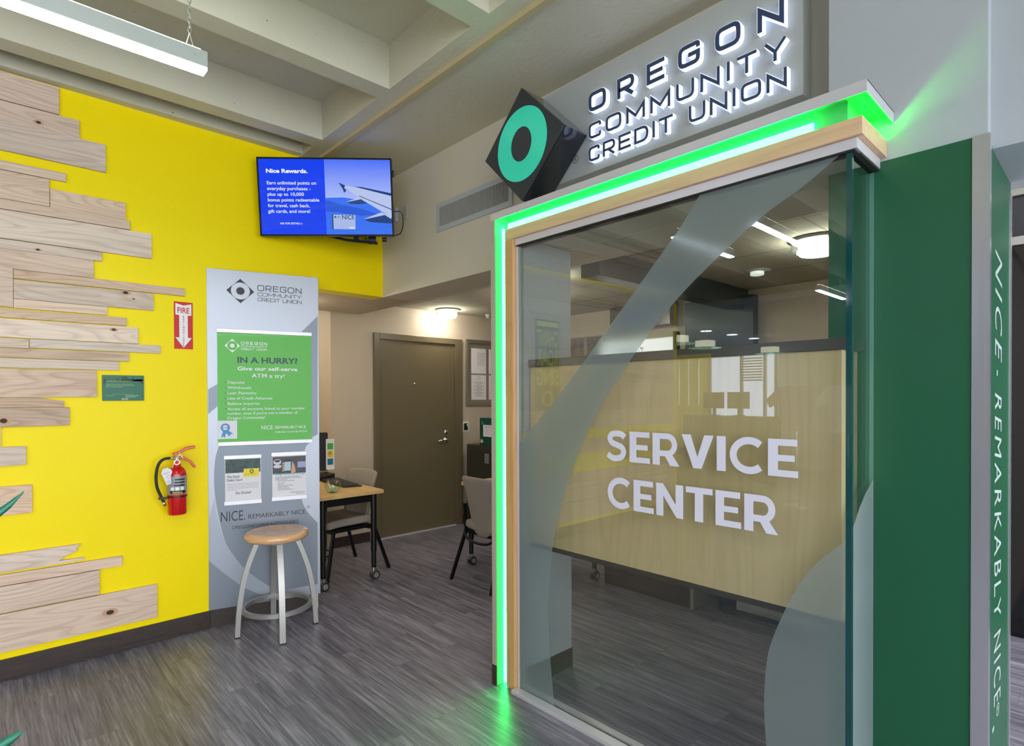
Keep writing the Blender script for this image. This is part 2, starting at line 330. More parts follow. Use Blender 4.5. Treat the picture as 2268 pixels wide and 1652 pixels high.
        if parent is not None:
            ob.parent = parent; ob.location = o-WL[parent.name]
        else: ob.location = o
        WL[ob.name] = o
        return ob
_tc = {}
def glyphs(txt, bold, slant, spacing):
    key = (txt, bold, slant, spacing)
    if key not in _tc:
        def conv(t):
            c = bpy.data.curves.new('lettering', 'FONT'); c.body = t; c.offset = bold; c.shear = slant; c.space_character = spacing; c.resolution_u = 3; c.fill_mode = 'FRONT'
            o = bpy.data.objects.new('lettering', c); COL.objects.link(o); bpy.context.view_layer.update()
            me = bpy.data.meshes.new_from_object(o.evaluated_get(bpy.context.evaluated_depsgraph_get()))
            vs = [v.co.copy() for v in me.vertices]; ps = [tuple(p.vertices) for p in me.polygons]
            bpy.data.objects.remove(o); bpy.data.curves.remove(c); bpy.data.meshes.remove(me); return vs, ps
        vs, ps = conv(txt)
        if 'H' not in _tc: h, _ = conv('H'); _tc['H'] = max(v.y for v in h)
        _tc[key] = (vs, ps)
    vs, ps = _tc[key]; return vs, ps, _tc['H']+2*bold
def tag(o, label=None, cat=None, group=None, kind=None):
    if label: o['label'] = label
    if cat: o['category'] = cat
    if group: o['group'] = group
    if kind: o['kind'] = kind
    return o
def empty(name, loc, label, cat, group=None):
    o = bpy.data.objects.new(name, None); COL.objects.link(o); o.location = loc; o.empty_display_size = 0.1; WL[o.name] = Vector(loc)
    return tag(o, label, cat, group)
def struct(mb, name, m, **k): return tag(mb.obj(name, m, **k), kind='structure')
def B(*a): return MB().box(*a)
def arc(cx, cy, rx, ry, a0, a1, n=16): return [(cx+rx*math.cos(math.radians(a0+(a1-a0)*i/n)), cy+ry*math.sin(math.radians(a0+(a1-a0)*i/n))) for i in range(n+1)]

# squared display lettering, drawn as strokes
def rounded(pts, closed, r, skip=()):
    P = [Vector((p[0], p[1])) for p in pts]; n = len(P); out = []
    for i in range(n):
        if (not closed and i in (0, n-1)) or i in skip: out.append((P[i].x, P[i].y)); continue
        a, b, c = P[i-1], P[i], P[(i+1) % n]; d1 = (a-b); d2 = (c-b); q = min(r, d1.length*.49, d2.length*.49); p1 = b+d1.normalized()*q; p2 = b+d2.normalized()*q
        for k in range(5):
            u = k/4; v = p1*(1-u)**2+b*2*u*(1-u)+p2*u*u; out.append((v.x, v.y))
    return out
def sq_glyph(ch, w, t):
    h = t/2; a, b, c, d = h, w-h, h, 1-h; r = 0.26
    def o(p, skip=()): return (rounded(p, False, r, skip), False)
    if ch == 'O': return [(rounded([(a, c), (b, c), (b, d), (a, d)], True, r), True)]
    if ch == 'C': return [o([(b, d-0.22), (b, d), (a, d), (a, c), (b, c), (b, c+0.22)])]
    if ch == 'G': return [o([(b, d-0.20), (b, d), (a, d), (a, c), (b, c), (b, 0.5), (w*0.48, 0.5)], (5,))]
    if ch == 'R': return [o([(a, 0), (a, d), (b, d), (b, 0.40), (a, 0.40)], (1,)), ([(w*0.45, 0.40), (b, 0)], False)]
    if ch == 'E': return [([(b+h, d), (a, d), (a, c), (b+h, c)], False), ([(a, 0.5), (b, 0.5)], False)]
    if ch == 'N': return [([(a, 0), (a, d-0.03), (b, c+0.03), (b, 1)], False)]
    if ch == 'M': return [([(a, 0), (a, d-0.03), (w/2, 0.3), (b, d-0.03), (b, 0)], False)]
    if ch == 'U': return [o([(a, 1), (a, c), (b, c), (b, 1)])]
    if ch == 'I': return [([(w/2, 0), (w/2, 1)], False)]
    if ch == 'T': return [([(0, d), (w, d)], False), ([(w/2, 0), (w/2, d)], False)]
    if ch == 'Y': return [([(a, 1), (w/2, 0.45), (b, 1)], False), ([(w/2, 0), (w/2, 0.5)], False)]
    if ch == 'D': return [(rounded([(a, c), (a, d), (b, d), (b, c)], True, .4, (0, 1)), True)]
    return []
SQW = dict(O=1.12, R=1.0, E=0.95, G=1.08, N=1.05, C=0.95, M=1.25, U=1.05, I=0.2, T=0.95, Y=1.05, D=1.05, B=1.0, A=1.05, K=1.0, L=0.85)
SQW[' '] = 0.5
def sq_row(mb, fr, txt, u0, u1, v0, v1, t, n0, n1, grow=0.0, wk=None, stretch=None):
    """letters spread over u0..u1, heights v0..v1; t = stroke (relative to height)"""
    hgt = v1-v0; k = hgt*(wk or 1.0); tot = sum(SQW[c] for c in txt)*k; gap = ((u1-u0)-tot)/max(1, len(txt)-1)
    u = u0
    for ch in txt:
        w = SQW[ch]
        for si, (pts, closed) in enumerate(sq_glyph(ch, w, t)):
            q = [(u+p[0]*k, v0+p[1]*hgt) for p in pts]
            mb.ribbon(fr, q, closed, t*hgt+grow, n0, n1+.0002*si)
        u += w*k+gap
def logo(mb, fr, u0, u1, v0, v1, n0, n1, t=0.15, grow=0.0):
    h = v1-v0
    sq_row(mb, fr, 'OREGON', u0, u1, v0+h*0.64, v1, t, n0, n1, grow, 0.95)
    sq_row(mb, fr, 'COMMUNITY', u0, u1, v0+h*0.32, v0+h*0.54, t, n0, n1, grow, 1.25)
    sq_row(mb, fr, 'CREDIT UNION', u0, u1, v0, v0+h*0.22, t, n0, n1, grow, 1.1)
def diamond(cu, cv, r): return [(cu-r, cv), (cu, cv-r), (cu+r, cv), (cu, cv+r)]
def ring(mb, fr, cu, cv, ru, rv, t, n0, n1, seg=40): mb.ribbon(fr, arc(cu, cv, ru, rv, 0, 360, seg)[:-1], True, t, n0, n1)
def disc(mb, fr, cu, cv, ru, rv, n, seg=32): mb.flat(fr, arc(cu, cv, ru, rv, 0, 360, seg)[:-1], n)

# ================================================================== THE SETTING
struct(B(-9, 5, -9, 6.2, -0.1, 0), 'floor', 'floor', origin=(0, 0, 0))
c = MB()
c.box(-9, 5, -9, -2.8, 3.48, 3.6).box(-4.3, 5, -2.8, YV, 3.48, 3.6)
c.box(-4.3, -3.994, -2.8, 1.695, 3.24, 3.49)
for k in range(9):
    c.box(-3.795+0.857*k, -3.67+0.857*k, -8, 1.695, 3.23, 3.49)
c.box(-4.3, 5, 1.695, 1.80, 3.23, 3.49)
c.box(-4.3, 5, 1.80, 2.7, 3.222, 3.49)
struct(c, 'ceiling', 'conc', origin=(0, 0, 3.2))
struct(B(WX, 3, 1.79, 1.822, 3.205, 3.232), 'trim_1', mat('tan_trim', (196, 180, 140), 0.6))
struct(B(WX-0.16, WX, -2.8, 1.66, 0, 3.25).box(WX-0.16, WX, 1.66, YV, 2.307, 3.25), 'wall_left', 'yellow')
struct(B(WX, WX+0.013, -2.8, 1.084, 0, 0.114), 'baseboard_left', 'base', bevel=0.002)
struct(B(WX, CX0+0.02, YV, 2.7, 2.305, 3.23), 'wall_back', 'white')
struct(B(-5.06, WX-.161, 1.5, 2.7, 2.3055, 2.6).box(WX-.161, WX-.001, YV+.001, 2.7, 2.3055, 2.6), 'trim_2', 'beige')
struct(B(-6.6, -0.5, 2.7, 5.4, 2.48, 2.6).box(-6.6, -5.06, 1, 2.7, 2.48, 2.6), 'ceiling_1', 'tile', origin=(0, 0, 2.48))
struct(B(-5.5, -5.355, 2.56, 5.4, 0, 2.48).box(-6.6, -5.5, 2.545, 2.7, 0, 2.48).box(-5.5, -5.355, 2.545, 2.56, 0, 2.48), 'wall_far_left', 'beige')
struct(B(-5.355, -5.341, 2.56, 2.96, 0, 0.1).box(-5.355, -5.341, 4.17, 5.2, 0, 0.1), 'baseboard_far_left', 'base')
struct(B(-5.4, -0.4, 5.22, 5.4, 0, 2.48), 'wall_far', 'beige')
struct(B(-5.4, -0.5, 5.205, 5.22, 0, 0.1), 'baseboard_far', 'base')
struct(B(-0.60, -0.52, 2.735, 5.4, 0, 3.4), 'wall_right_inner', 'beige')
struct(B(-6.6, -6.5, 0.9, 2.7, 0, 2.6).box(-6.5, WX-0.16, 0.9, 1.0, 0, 2.6), 'wall_alcove', 'beige')
# column with green laminate
struct(B(CX0, CX1, YC, 2.73, 0, 3.5), 'wall_column', 'lwhite')
gp = empty('column_cladding', (-0.5, YC, 0), 'tall green laminate cladding around the column with steel corners and white vertical lettering', 'cladding')
B(CX0, -0.317, YC-0.004, YC, 0, 2.292).obj('front_panel', 'green', gp)
B(CX1, CX1+0.004, YC+0.02, 2.70, 0, 2.27).obj('side_panel', 'green', gp)
B(-0.317, CX1+0.007, YC-0.008, YC-0.0045, 0, 2.294).box(CX1+.0005, CX1+0.007, YC-0.0044, YC+0.02, 0, 2.294).obj('corner_trim', 'steel', gp)
B(CX1, CX1+0.008, 2.70, 2.735, 0, 2.27).obj('corner_trim', 'steel', gp)
FCs = FC.shift(0, 0, 0.0045)
def side_letters(txt, ypx0, ypx1, vpx=(2203, 2226)):
    a = FCs.px(2215, ypx0)[0]; b = FCs.px(2215, ypx1)[0]
    t = MB(); t.text(FCs, txt, a, 2.365, width=b-a, cap=0.145, n=0.0005, bold=0.0, slant=0.25, spacing=1.25)
    t.obj('lettering', mat('pale_print', (190, 208, 206), 0.4), gp)
side_letters('NICE', 563, 803); side_letters('-', 820, 834)
side_letters('REMARKABLY', 870, 1362); side_letters('NICE', 1382, 1542)
t = MB(); ring(t, FCs, FCs.px(2215, 1556)[0], 2.45, 0.018, 0.03, 0.004, 0.0004, 0.0008, 20)
t.text(FCs, 'R', FCs.px(2215, 1556)[0]-0.008, 2.435, width=0.016, cap=0.03, n=0.0006)
t.rect(FCs, FCs.px(2215, 1570)[0], FCs.px(2215, 1578)[0], 2.335, 2.37, 0.0002, 0.0008)
t.obj('registered_mark', mat('pale_print', (190, 208, 206), 0.4), gp)

struct(B(-0.281, 5, 2.30, 2.81, 2.262, 3.5), 'ceiling_beam', 'lwhite')
# dark glazed wall beyond on the right
dw = empty('storefront_glazing', (1.3, 4.7, 0), 'tall black glazed wall seen in the gap right of the green column', 'window')
B(-0.6, 3.5, 4.68, 4.75, 0, 2.42).obj('pane', mat('black_glass', (9, 10, 14), 0.1), dw)
B(-0.6, 3.5, 4.65, 4.75, 2.42, 2.47).obj('frame', 'silver', dw)
B(-0.6, 3.5, 4.66, 4.75, 2.47, 2.72).obj('head_panel', mat('slate_panel', (30, 32, 38), 0.4), dw)
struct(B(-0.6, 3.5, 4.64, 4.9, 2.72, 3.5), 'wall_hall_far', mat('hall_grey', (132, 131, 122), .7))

# ================================================================== RECLAIMED BOARDS
FB = FY.shift(n=0.020)
BOARDS = []
def board(xr, yt, yb, label, left=None, xref=None, shape=None, name='timber_board'):
    u1, v1 = FB.px(xr, yt); _, v0 = FB.px(xr, yb)
    u0 = -2.7 if left is None else FB.px(left, yt)[0]+0.002
    pts = [(u0, v0+0.001), (u1, v0+0.001), (u1, v1-0.001), (u0, v1-0.001)]
    if shape: pts = [FB.px(*p) if p[0] is not None else (-2.7, FB.px(p[2], p[1])[1]) for p in shape]
    o = MB().prism(FY, pts, 0.002, 0.020).obj(name, 'plank', bevel=0.0012)
    tag(o, label, 'board', 'reclaimed boards on the yellow wall'); BOARDS.append(o); return o
board(130.8, 193.9, 253.6, 'topmost pinkish brown board of the yellow wall, close under the ceiling')
board(176, 266.8, 307.5, 'second board from the top of the yellow wall, with a small knot')
board(234, 320.3, 382, 'wide pale board third from the top of the yellow wall')
board(146.4, 361.7+22, 403.4, 'short narrow pinkish board fourth from the top of the yellow wall')
board(109, 396.6, 457.6, 'short wide board fifth from the top, butting against a pale grained one')
board(278, 449, 488, 'pale strongly grained board hung to the right, butting on a shorter one', left=110)
board(287.8, 489, 509, 'thin dark streaked strip just above the widest pale board')
board(335.6, 517.6, 573.3, 'widest pale board of the upper stack, reaching far right above two short ones')
board(226, 558.8, 578.9, 'narrow board with a small knot under the widest pale board')
board(207.5, 576, 615.9, 'short board with bold wavy rings above the long narrow pointer board')
board(28.4, 594, 681.3, 'tall greyish board at the photo edge, left of three stacked boards')
board(409.4, 638.7, 656.3, 'longest narrow board, its tip reaching above the fire extinguisher sign', left=29)
board(339.7, 650.4, 688, 'pale wide board with two dark knots right under the longest narrow board', left=29)
board(237.5, 679, 698, 'short narrow pink board beneath the pale board with two knots', left=29)
board(280.4, 703.3, 721.7, 'narrow plain pinkish board above the board with a brown darker end')
board(306.3, 725, 761.8, 'wide yellowish board turning darker brown toward its right end')
board(64, 750.5, 771.6, 'short ringed piece at the photo edge left of a grey streaked board')
board(355.9, 764.9, 783, 'narrow grey streaked board projecting far right, level with the bottom of the fire sign', left=64.6)
board(286, 781.3, 800.8, 'narrow pink board directly under the grey streaked projecting board')
board(263.7, 800.8, 820.3, 'narrow brown grained board right above the wide board beside the green plaque')
board(214.1, 820.3, 879.6, 'wide arched grain board immediately left of the green plaque')
board(142.3, 886, 900.5, 'thin tapering pale board just below the wide board beside the plaque',
      shape=[(None, 901, 100), (142.3, 900.5), (142.3, 888), (84, 880.5), (None, 880.5, 84)])
board(154, 901, 942, 'pale board with a large dark knot hole near the photo edge')
board(1.5, 945, 988, 'sliver of a board end showing at the photo edge below the knot hole board')
board(58, 987.4, 1029.5, 'short isolated pink board, between the knot hole board and the lowest groups')
board(71, 1072.6, 1135.6, 'short isolated board behind the teal leaf tip')
board(181, 1204, 1245, 'weathered board with a jagged split end in the bottom stack',
      shape=[(None, 1240.5, 187), (187.6, 1240), (187.6, 1234), (166, 1237), (130, 1242), (150, 1229), (172, 1220), (168, 1214), (181, 1204), (None, 1204, 181)])
board(271, 1230.5, 1252.7, 'narrow board projecting right under the jagged split board')
board(220.6, 1262.2, 1316.5, 'wide pale board with wormy marks in the bottom stack')
board(348, 1293, 1367, 'lowest and widest board, with a dark knot, above the baseboard')

kd = mat('knot_dark', (62, 40, 30), .7); kl = mat('knot_ring', (196, 158, 130), .65)
def knot(bi, x, y, r, ecc=1.6):
    u, v = FB.px(x, y); q = MB(); disc(q, FB, u, v, r*1.5*ecc, r*1.25, .0003); q.obj('knot_ring', kl, BOARDS[bi]); q = MB(); disc(q, FB, u, v, r*ecc*.7, r*.7, .0006); q.obj('knot', kd, BOARDS[bi])
knot(1, 85, 271, .010); knot(12, 278, 648, .012); knot(12, 296, 662, .005); knot(15, 252, 730, .009); knot(22, 8, 932, .018, 1.2); knot(29, 244, 1356, .018, 1.5); knot(8, 84, 553, .007)
# ================================================================== SIGNS ON THE YELLOW WALL
s = empty('fire_sign', (WX, 0.95, 1.812), 'red and white fire extinguisher sign with a down arrow on the yellow wall', 'sign')
a0 = FY.px(385.5, 668); a1 = FY.px(427, 774)
u0, u1, v0, v1 = 0.894, 1.0, 1.812, 2.109
MB().rect(FY, u0, u1, v0, v1, 0.0005, 0.0025).obj('plate', 'redp', s)
uc = (u0+u1)/2
MB().prism(FY, [(uc, v0+.008), (u1-.007, v0+.072), (uc+.024, v0+.072), (uc+.024, v1-.085), (u1-.008, v1-.082), (u1-.008, v1-.010), (uc, v1-.022), (u0+.008, v1-.010), (u0+.008, v1-.082), (uc-.024, v1-.085), (uc-.024, v0+.072), (u0+.007, v0+.072)], 0.0026, 0.0031).obj('arrow', 'white_print', s)
t = MB().text(FY, 'FIRE', uc, v1-.07, width=.068, cap=.036, n=.0034, bold=.02, align='C')
for i, ch in enumerate('EXTINGUISHER'): t.text(FY, ch, uc, v1-.098-i*.0165, cap=.0115, n=.0034, bold=.03, align='C')
t.obj('lettering', 'redp', s)
s = empty('green_plaque', (WX, 0.624, 1.487), 'small green plaque with tree silhouettes and pale yellow text on the yellow wall', 'plaque')
u0, u1, v0, v1 = .521, .728, 1.4875, 1.638
MB().rect(FY, u0, u1, v0, v1, .001, .012).obj('plate', mat('plaque_green', (6, 104, 78), 0.4), s, bevel=.001)
sil = [(u0+.005, v1-.055), (u0+.008, v1-.022)]
random.seed(3)
for i in range(19):
    x = u0+.014+i*.0103; top = .016+random.random()*.012
    if 7 < i < 11: top = .006
    if i == 13: top = .008
    sil += [(x, v1-top-.008), (x+.005, v1-top)]
sil += [(u1-.005, v1-.024), (u1-.005, v1-.055), (u1-.03, v1-.03), (u0+.03, v1-.03)]
MB().flat(FY, sil, .0125).obj('silhouette', mat('dull_brown_print', (44, 66, 56), .5), s)
t = MB()
for i, tx in enumerate(['The University of Oregon campus is an arboretum, home to', 'approximately 4,000 trees of more than 500 species.', None, 'As needed, hazardous trees are removed to maintain safe', 'conditions on campus. These trees have been given a second', 'life in this featured installation.']):
    if tx: t.text(FY, tx, u0+.018, v1-.032-i*.0078, width=len(tx)*.0024, cap=.0042, n=.0128)
t.rect(FY, u0+.048, u1-.055, v0+.0375, v0+.0385, .0122, .0128)
t.text(FY, 'Special thanks to:', u0+.018, v0+.028, cap=.004, n=.0128)
t.text(FY, 'UO Campus Operations', u1-.094, v0+.028, width=.066, cap=.0047, n=.0128, bold=.02).text(FY, 'Urban Lumber Co.', u1-.094, v0+.020, width=.05, cap=.0047, n=.0128, bold=.02)
ring(t, FY, u0+.1, v0+.009, .005, .0042, .0026, .0122, .0128, 20)
t.obj('lettering', mat('pale_yellow_print', (206, 226, 150), .5), s)
MB().text(FY, 'UNIVERSITY', u0+.108, v0+.0102, width=.018, cap=.004, n=.0128, bold=.01).text(FY, 'OF OREGON', u0+.108, v0+.0048, width=.018, cap=.004, n=.0128, bold=.01).obj('emblem_lettering', 'white_print', s)

# ================================================================== FIRE EXTINGUISHER
ex = Vector((-3.985, .886, .785)); e = empty('fire_extinguisher', ex, 'red fire extinguisher with a black hose and white tag hanging on the yellow wall', 'fire extinguisher')
R = .052
MB().lathe([(0, 0), (R-.004, 0), (R, .006), (R, .245), (R-.004, .262), (R*.72, .283), (.024, .293), (.02, .31), (0, .31)], ex, 40).obj('cylinder', 'red', e, smooth=True, auto=True)
MB().lathe([(R+.0006, .125), (R+.0008, .126), (R+.0008, .238), (R+.0006, .239)], ex, 40).obj('label', mat('silver_label', (150, 152, 156), .35), e, smooth=True)
vx = Vector((0-ex.x, 0-ex.y, 0)).normalized()         # label faces the hall
ang0 = math.atan2(vx.y, vx.x)
def cyl_patch(mb, a0, a1, z0, z1, r, n=12):
    vs = []
    for i in range(n+1):
        q = ang0+a0+(a1-a0)*i/n; vs += [(ex.x+r*math.cos(q), ex.y+r*math.sin(q), ex.z+z0), (ex.x+r*math.cos(q), ex.y+r*math.sin(q), ex.z+z1)]
    mb.add(vs, [(2*i, 2*i+2, 2*i+3, 2*i+1) for i in range(n)])
b = MB(); cyl_patch(b, -.75, .95, .132, .150, R+.0014); [cyl_patch(b, -.3+j*.05, .85, .178+j*.018, .187+j*.018, R+.0014) for j in range(3)]
b.obj('label_band', mat('label_black', (24, 24, 26), .4), e)
b = MB(); [cyl_patch(b, -.7+j*.52, -.3+j*.52, .152, .172, R+.0013, 4) for j in range(3)]; b.obj('label_pictogram', 'white_print', e)
fe = Frame(ex+Vector((0, 0, 0))+vx*(R+.002), (-vx.y, vx.x, 0), (0, 0, 1))
MB().text(fe, 'Sentry', .002, .136, width=.055, cap=.011, n=.0005, bold=.02, align='C').obj('label_lettering', mat('label_yellow', (230, 220, 20), .4), e)
b = MB(); cyl_patch(b, -3.2, 3.2, .108, .116, R+.0022, 40); b.obj('strap', 'black', e)
hd = ex+Vector((0, 0, .31)); ry = Vector((0, 1, 0))
MB().lathe([(0, 0), (.017, 0), (.017, .035), (.012, .045), (0, .045)], hd, 16).obj('valve', 'chrome', e, smooth=True, auto=True)
gz = hd+vx*.018+Vector((0, 0, .012)); gg = MB().lathe([(0, 0), (.016, 0), (.016, .006), (0, .006)], gz, 20, vx).obj('gauge', 'chrome', e); MB().lathe([(0, .0062), (.013, .0062), (.013, .0068), (0, .0068)], gz, 20, vx).obj('gauge_dial', 'redp', gg)
MB().bar([hd+ry*-.022+Vector((0, 0, .06)), hd+ry*.01+Vector((0, 0, .068)), hd+ry*.05+Vector((0, 0, .092)), hd+ry*.10+Vector((0, 0, .1))], .02, .017, (1, 0, 0)).obj('lever', 'red', e, bevel=.003)
MB().bar([hd+ry*.005+Vector((0, 0, .04)), hd+ry*.035+Vector((0, 0, .035)), hd+ry*.075+Vector((0, 0, .008)), hd+ry*.10+Vector((0, 0, -.03))], .02, .015, (1, 0, 0)).obj('handle', 'red', e, bevel=.003)
hp = [hd+Vector((0, -.035, .038)), hd+Vector((0, -.07, .034)), hd+Vector((0, -.098, .005)), hd+Vector((0, -.112, -.06)), hd+Vector((0, -.108, -.13)), hd+Vector((0, -.088, -.19)), hd+Vector((.0, -.074, -.225))]
def smooth(pts, n=6):
    P = [Vector(p) for p in pts]; out = []
    for i in range(len(P)-1):
        p0 = P[max(i-1, 0)]; p1 = P[i]; p2 = P[i+1]; p3 = P[min(i+2, len(P)-1)]
        for k in range(n):
            t_ = k/n; out.append(0.5*((2*p1)+(p2-p0)*t_+(2*p0-5*p1+4*p2-p3)*t_*t_+(3*p1-p0-3*p2+p3)*t_**3))
    return out+[P[-1]]
MB().tube(smooth(hp), .0085, 12).obj('hose', 'rubber', e, smooth=True)
MB().tube([hd+Vector((0, -.01, .038)), hd+Vector((0, -.038, .038))], .009, 12).obj('coupling', 'chrome', e, smooth=True)
MB().tube([hp[-1], hp[-1]+Vector((0, .006, -.026))], .0088, 12).obj('nozzle', 'chrome', e, smooth=True)
MB().box(ex.x-.01, ex.x+.01, ex.y-.1, ex.y-.045, ex.z+.1, ex.z+.112).obj('hose_clip', 'black', e)
MB().box(WX+.001, ex.x-.04, ex.y-.02, ex.y+.02, ex.z+.08, ex.z+.26).obj('bracket', 'black', e)
ft = Frame(hd+Vector((.03, -.055, -.062)), (0.15, .93, .34), (-.1, -.34, .93))
tg = MB().prism(ft, [(-.028, -.055), (.028, -.055), (.028, .025), (.012, .045), (-.012, .045), (-.028, .025)], 0, .0006).obj('tag', 'paper', e)
q = MB().ribbon(ft, [(-.018, .012), (-.012, .02), (-.01, .012), (-.004, .017), (.002, .012), (.008, .016), (.018, .013)], False, .0015, .0007, .001); ring(q, ft, 0, -.012, .009, .012, .0012, .0007, .001, 20); q.obj('tag_print', 'redp', tg)
q = MB(); [q.rect(ft, -.022+.002*(j % 2), .02-.004*(j % 3), -.034-j*.005, -.0328-j*.005, .0007, .001) for j in range(4)]; q.obj('tag_lines', 'greyink', tg)
MB().tube(smooth([hd+Vector((.02, -.03, -.02)), hd+Vector((.022, -.008, .03)), hd+Vector((.02, .015, .06)), hd+Vector((.02, .03, .03)), hd+Vector((.02, .005, .07))]), .0016, 6).obj('tie', 'white_print', e)

# ================================================================== SILVER ANGLED PANEL
pn = empty('credit_union_display', FP.at(.345, 0), 'tall silver credit union panel with grey curved graphics, standing behind the stool', 'display panel')
PW, PT = .697, 2.347
MB().rect(FP, 0, PW, .115, PT, -.010, 0).obj('board', mat('silver_board', (176, 182, 194), .38, .35), pn, bevel=.002)
struct(MB().rect(FP, .006, PW-.04, 0, .115, -.010, -.004), 'baseboard_panel', 'base')
struct(MB().add([(WX, 1.05, 0), tuple(FP.at(0.01, 0, -.045)), tuple(FP.at(PW-.01, 0, -.045)), (WX-.05, 1.72, 0), (WX, 1.05, 2.32), tuple(FP.at(0.01, 2.32, -.045)), tuple(FP.at(PW-.01, 2.32, -.045)), (WX-.05, 1.72, 2.32)], [(0,3,2,1),(4,5,6,7),(0,1,5,4),(1,2,6,5),(2,3,7,6),(3,0,4,7)]), 'trim_4', 'white')
def fine(pts, n=4):
    v = smooth([Vector((p[0], p[1], 0)) for p in pts], n); return [(q.x, q.y) for q in v]
def ppx(pts, fr=FP): return [fr.px(*p) for p in pts]
g1 = MB()   # mid grey swoosh: big circle with light rim pieces
g1.flat(FP, ppx([(703.5, 700), (703.5, 962), (692, 968), (690, 975)])+fine(ppx([(678, 988), (668, 1020), (664, 1060), (668, 1105), (680, 1132), (703.5, 1158)]))+ppx([(703.5, 1293), (600, 1312)])+fine(ppx([(560, 1290), (528, 1255), (505, 1215), (490, 1170), (478, 1110), (474, 1060), (477, 1015), (485, 987)]))+ppx([ (485, 897), (461, 917), (461, 862), (640, 762)]), .0006)
g1.obj('grey_graphic', mat('grey_graphic', (126, 136, 148), .4, .3), pn)
MB().flat(FP, ppx([(560, 1290), (475, 1180), (462.5, 1240), (462.6, 1352), (606, 1329)]), .0006).obj('grey_graphic', MATS['grey_graphic'], pn)
MB().flat(FP, fine(ppx([(463, 1242), (500, 1272), (545, 1303), (610, 1328)]))+fine(ppx([(650, 1321), (600, 1300), (545, 1262), (505, 1212), (488, 1170), (478, 1130), (476, 1100)]))+ppx([(462.5, 1150)]), .0010).obj('light_graphic', mat('light_graphic', (160, 168, 182), .4, .3), pn)
lg = MB()
cu, cv = FP.px(532.5, 644.5); hw = (FP.px(563, 644)[0]-FP.px(501, 644)[0])/2; hh = (FP.px(532, 619)[1]-FP.px(532, 673)[1])/2
out = [(cu-hw, cv), (cu, cv-hh), (cu+hw, cv), (cu, cv+hh)]
lg.prism(FP, out, .0005, .0008)
lg.obj('emblem', 'ink', pn)
w2 = MB(); disc(w2, FP, cu, cv, hw*.68, hw*.68*.98, .0010); w2.obj('emblem_ring', mat('silver_print', (190, 194, 206), .4, .2), pn)
w3 = MB(); disc(w3, FP, cu, cv, hw*.3, hw*.3, .0013); w3.obj('emblem_centre', 'ink', pn)
t = MB(); ua, va = FP.px(570, 631); ub, vb = FP.px(668, 672); _, va2 = FP.px(570, 631.5); 
logo(t, FP, ua, ub, FP.px(570, 667)[1], FP.px(570, 631)[1], .0005, .0008, t=.125)
na, nb = FP.px(489, 1156); t.text(FP, 'NICE.', na, nb, width=FP.px(543, 1150)[0]-na, cap=FP.px(489, 1134)[1]-FP.px(489, 1156)[1], n=.0012, bold=0)
na, nb = FP.px(550, 1149); t.text(FP, 'REMARKABLY NICE.', na, nb, width=FP.px(679, 1138)[0]-na, cap=FP.px(550, 1139)[1]-FP.px(550, 1149)[1], n=.0012, bold=0)
na, nb = FP.px(514, 1171); t.text(FP, 'OREGONCOMMUNITYCU.ORG', na, nb-.004, width=FP.px(661, 1155)[0]-na, cap=.022, n=.0012, bold=0)
ring(t, FP, *FP.px(683, 1122), .009, .009, .0012, .001, .0013, 20); t.text(FP, 'R', FP.px(683, 1122)[0], FP.px(683, 1124)[1], cap=.009, n=.0012, align='C')
t.obj('lettering', 'ink', pn)

# poster holders on the panel
def holder(px4, label, name='poster_holder', bar=.028):
    (x0, yt), (x1, _), (_, yb) = px4
    u0, vt = FP.px(x0, yt); u1, _ = FP.px(x1, px4[1][1]); _, vb = FP.px(x0, yb)
    h = empty(name, FP.at((u0+u1)/2, vb), label, 'poster')
    return h, u0, u1, vb, vt
FH = FP.shift(n=.004)
h, u0, u1, vb, vt = holder([(479, 727), (690, 739), (480, 987)], 'large green poster about the self-serve machine on the silver panel')
vb = FP.px(484, 988)[1]
MB().rect(FP, u0, u1, vt-.026, vt, .002, .012).obj('clip_rail', 'alu', h, bevel=.002)
MB().rect(FP, u0+.004, u1, vb, vb+.026, .002, .012).obj('clip_rail', 'alu', h, bevel=.002)
g = MB().rect(FP, u0+.004, u1-.003, vb+.026, vt-.026, .002, .004).obj('sheet', mat('poster_green', (84, 186, 62), .3, coat=.08, spec=.3), h)
wt = MB(); gt = MB()
lcu, lcv = FP.px(514.5, 765.5); wt.prism(FP, diamond(lcu, lcv, .0455), .0042, .0046)
g2 = MB(); disc(g2, FP, lcu, lcv, .030, .030, .0048); g2.obj('emblem_disc', MATS['poster_green'], g)
disc(wt, FP, lcu, lcv, .0135, .0135, .0050)
logo(wt, FP, FP.px(533.5, 760)[0], FP.px(591.5, 760)[0], FP.px(535, 775)[1], FP.px(535, 756.5)[1], .0042, .0046, t=.17)
def L(mb, txt, x, y, x2=None, cap=None, **k):
    if mb in (wt, gt): mb = MB(); new_ = True
    else: new_ = False
    a, b_ = FP.px(x, y); w = (FP.px(x2, y)[0]-a) if x2 else None
    mb.text(FP, txt, a, b_, width=w, cap=cap, n=.0046, **k)
    if new_: mb.obj('text_line', 'white_print' if 'HURRY' not in txt else mat('dark_teal_print', (8, 70, 62), .4), g)
L(gt, 'IN A HURRY?', 525.5, 803, 659, .040, bold=.035)
L(wt, 'Give our self-serve', 526, 820, 658.5, .026, bold=.02); L(wt, 'ATM a try!', 557.5, 836, 630, .026, bold=.008)
for i, (tx, x2) in enumerate([('Deposits', 541.5), ('Withdrawals', 556.5), ('Loan Payments', 568), ('Line of Credit Advances', 603), ('Balance Inquiries', 575)]):
    y = 849.5+i*11.8; L(wt, tx, 504, y, x2, .0175); disc(gt, FP, *FP.px(499.5, y-3), .0035, .0035, .0046, 12)
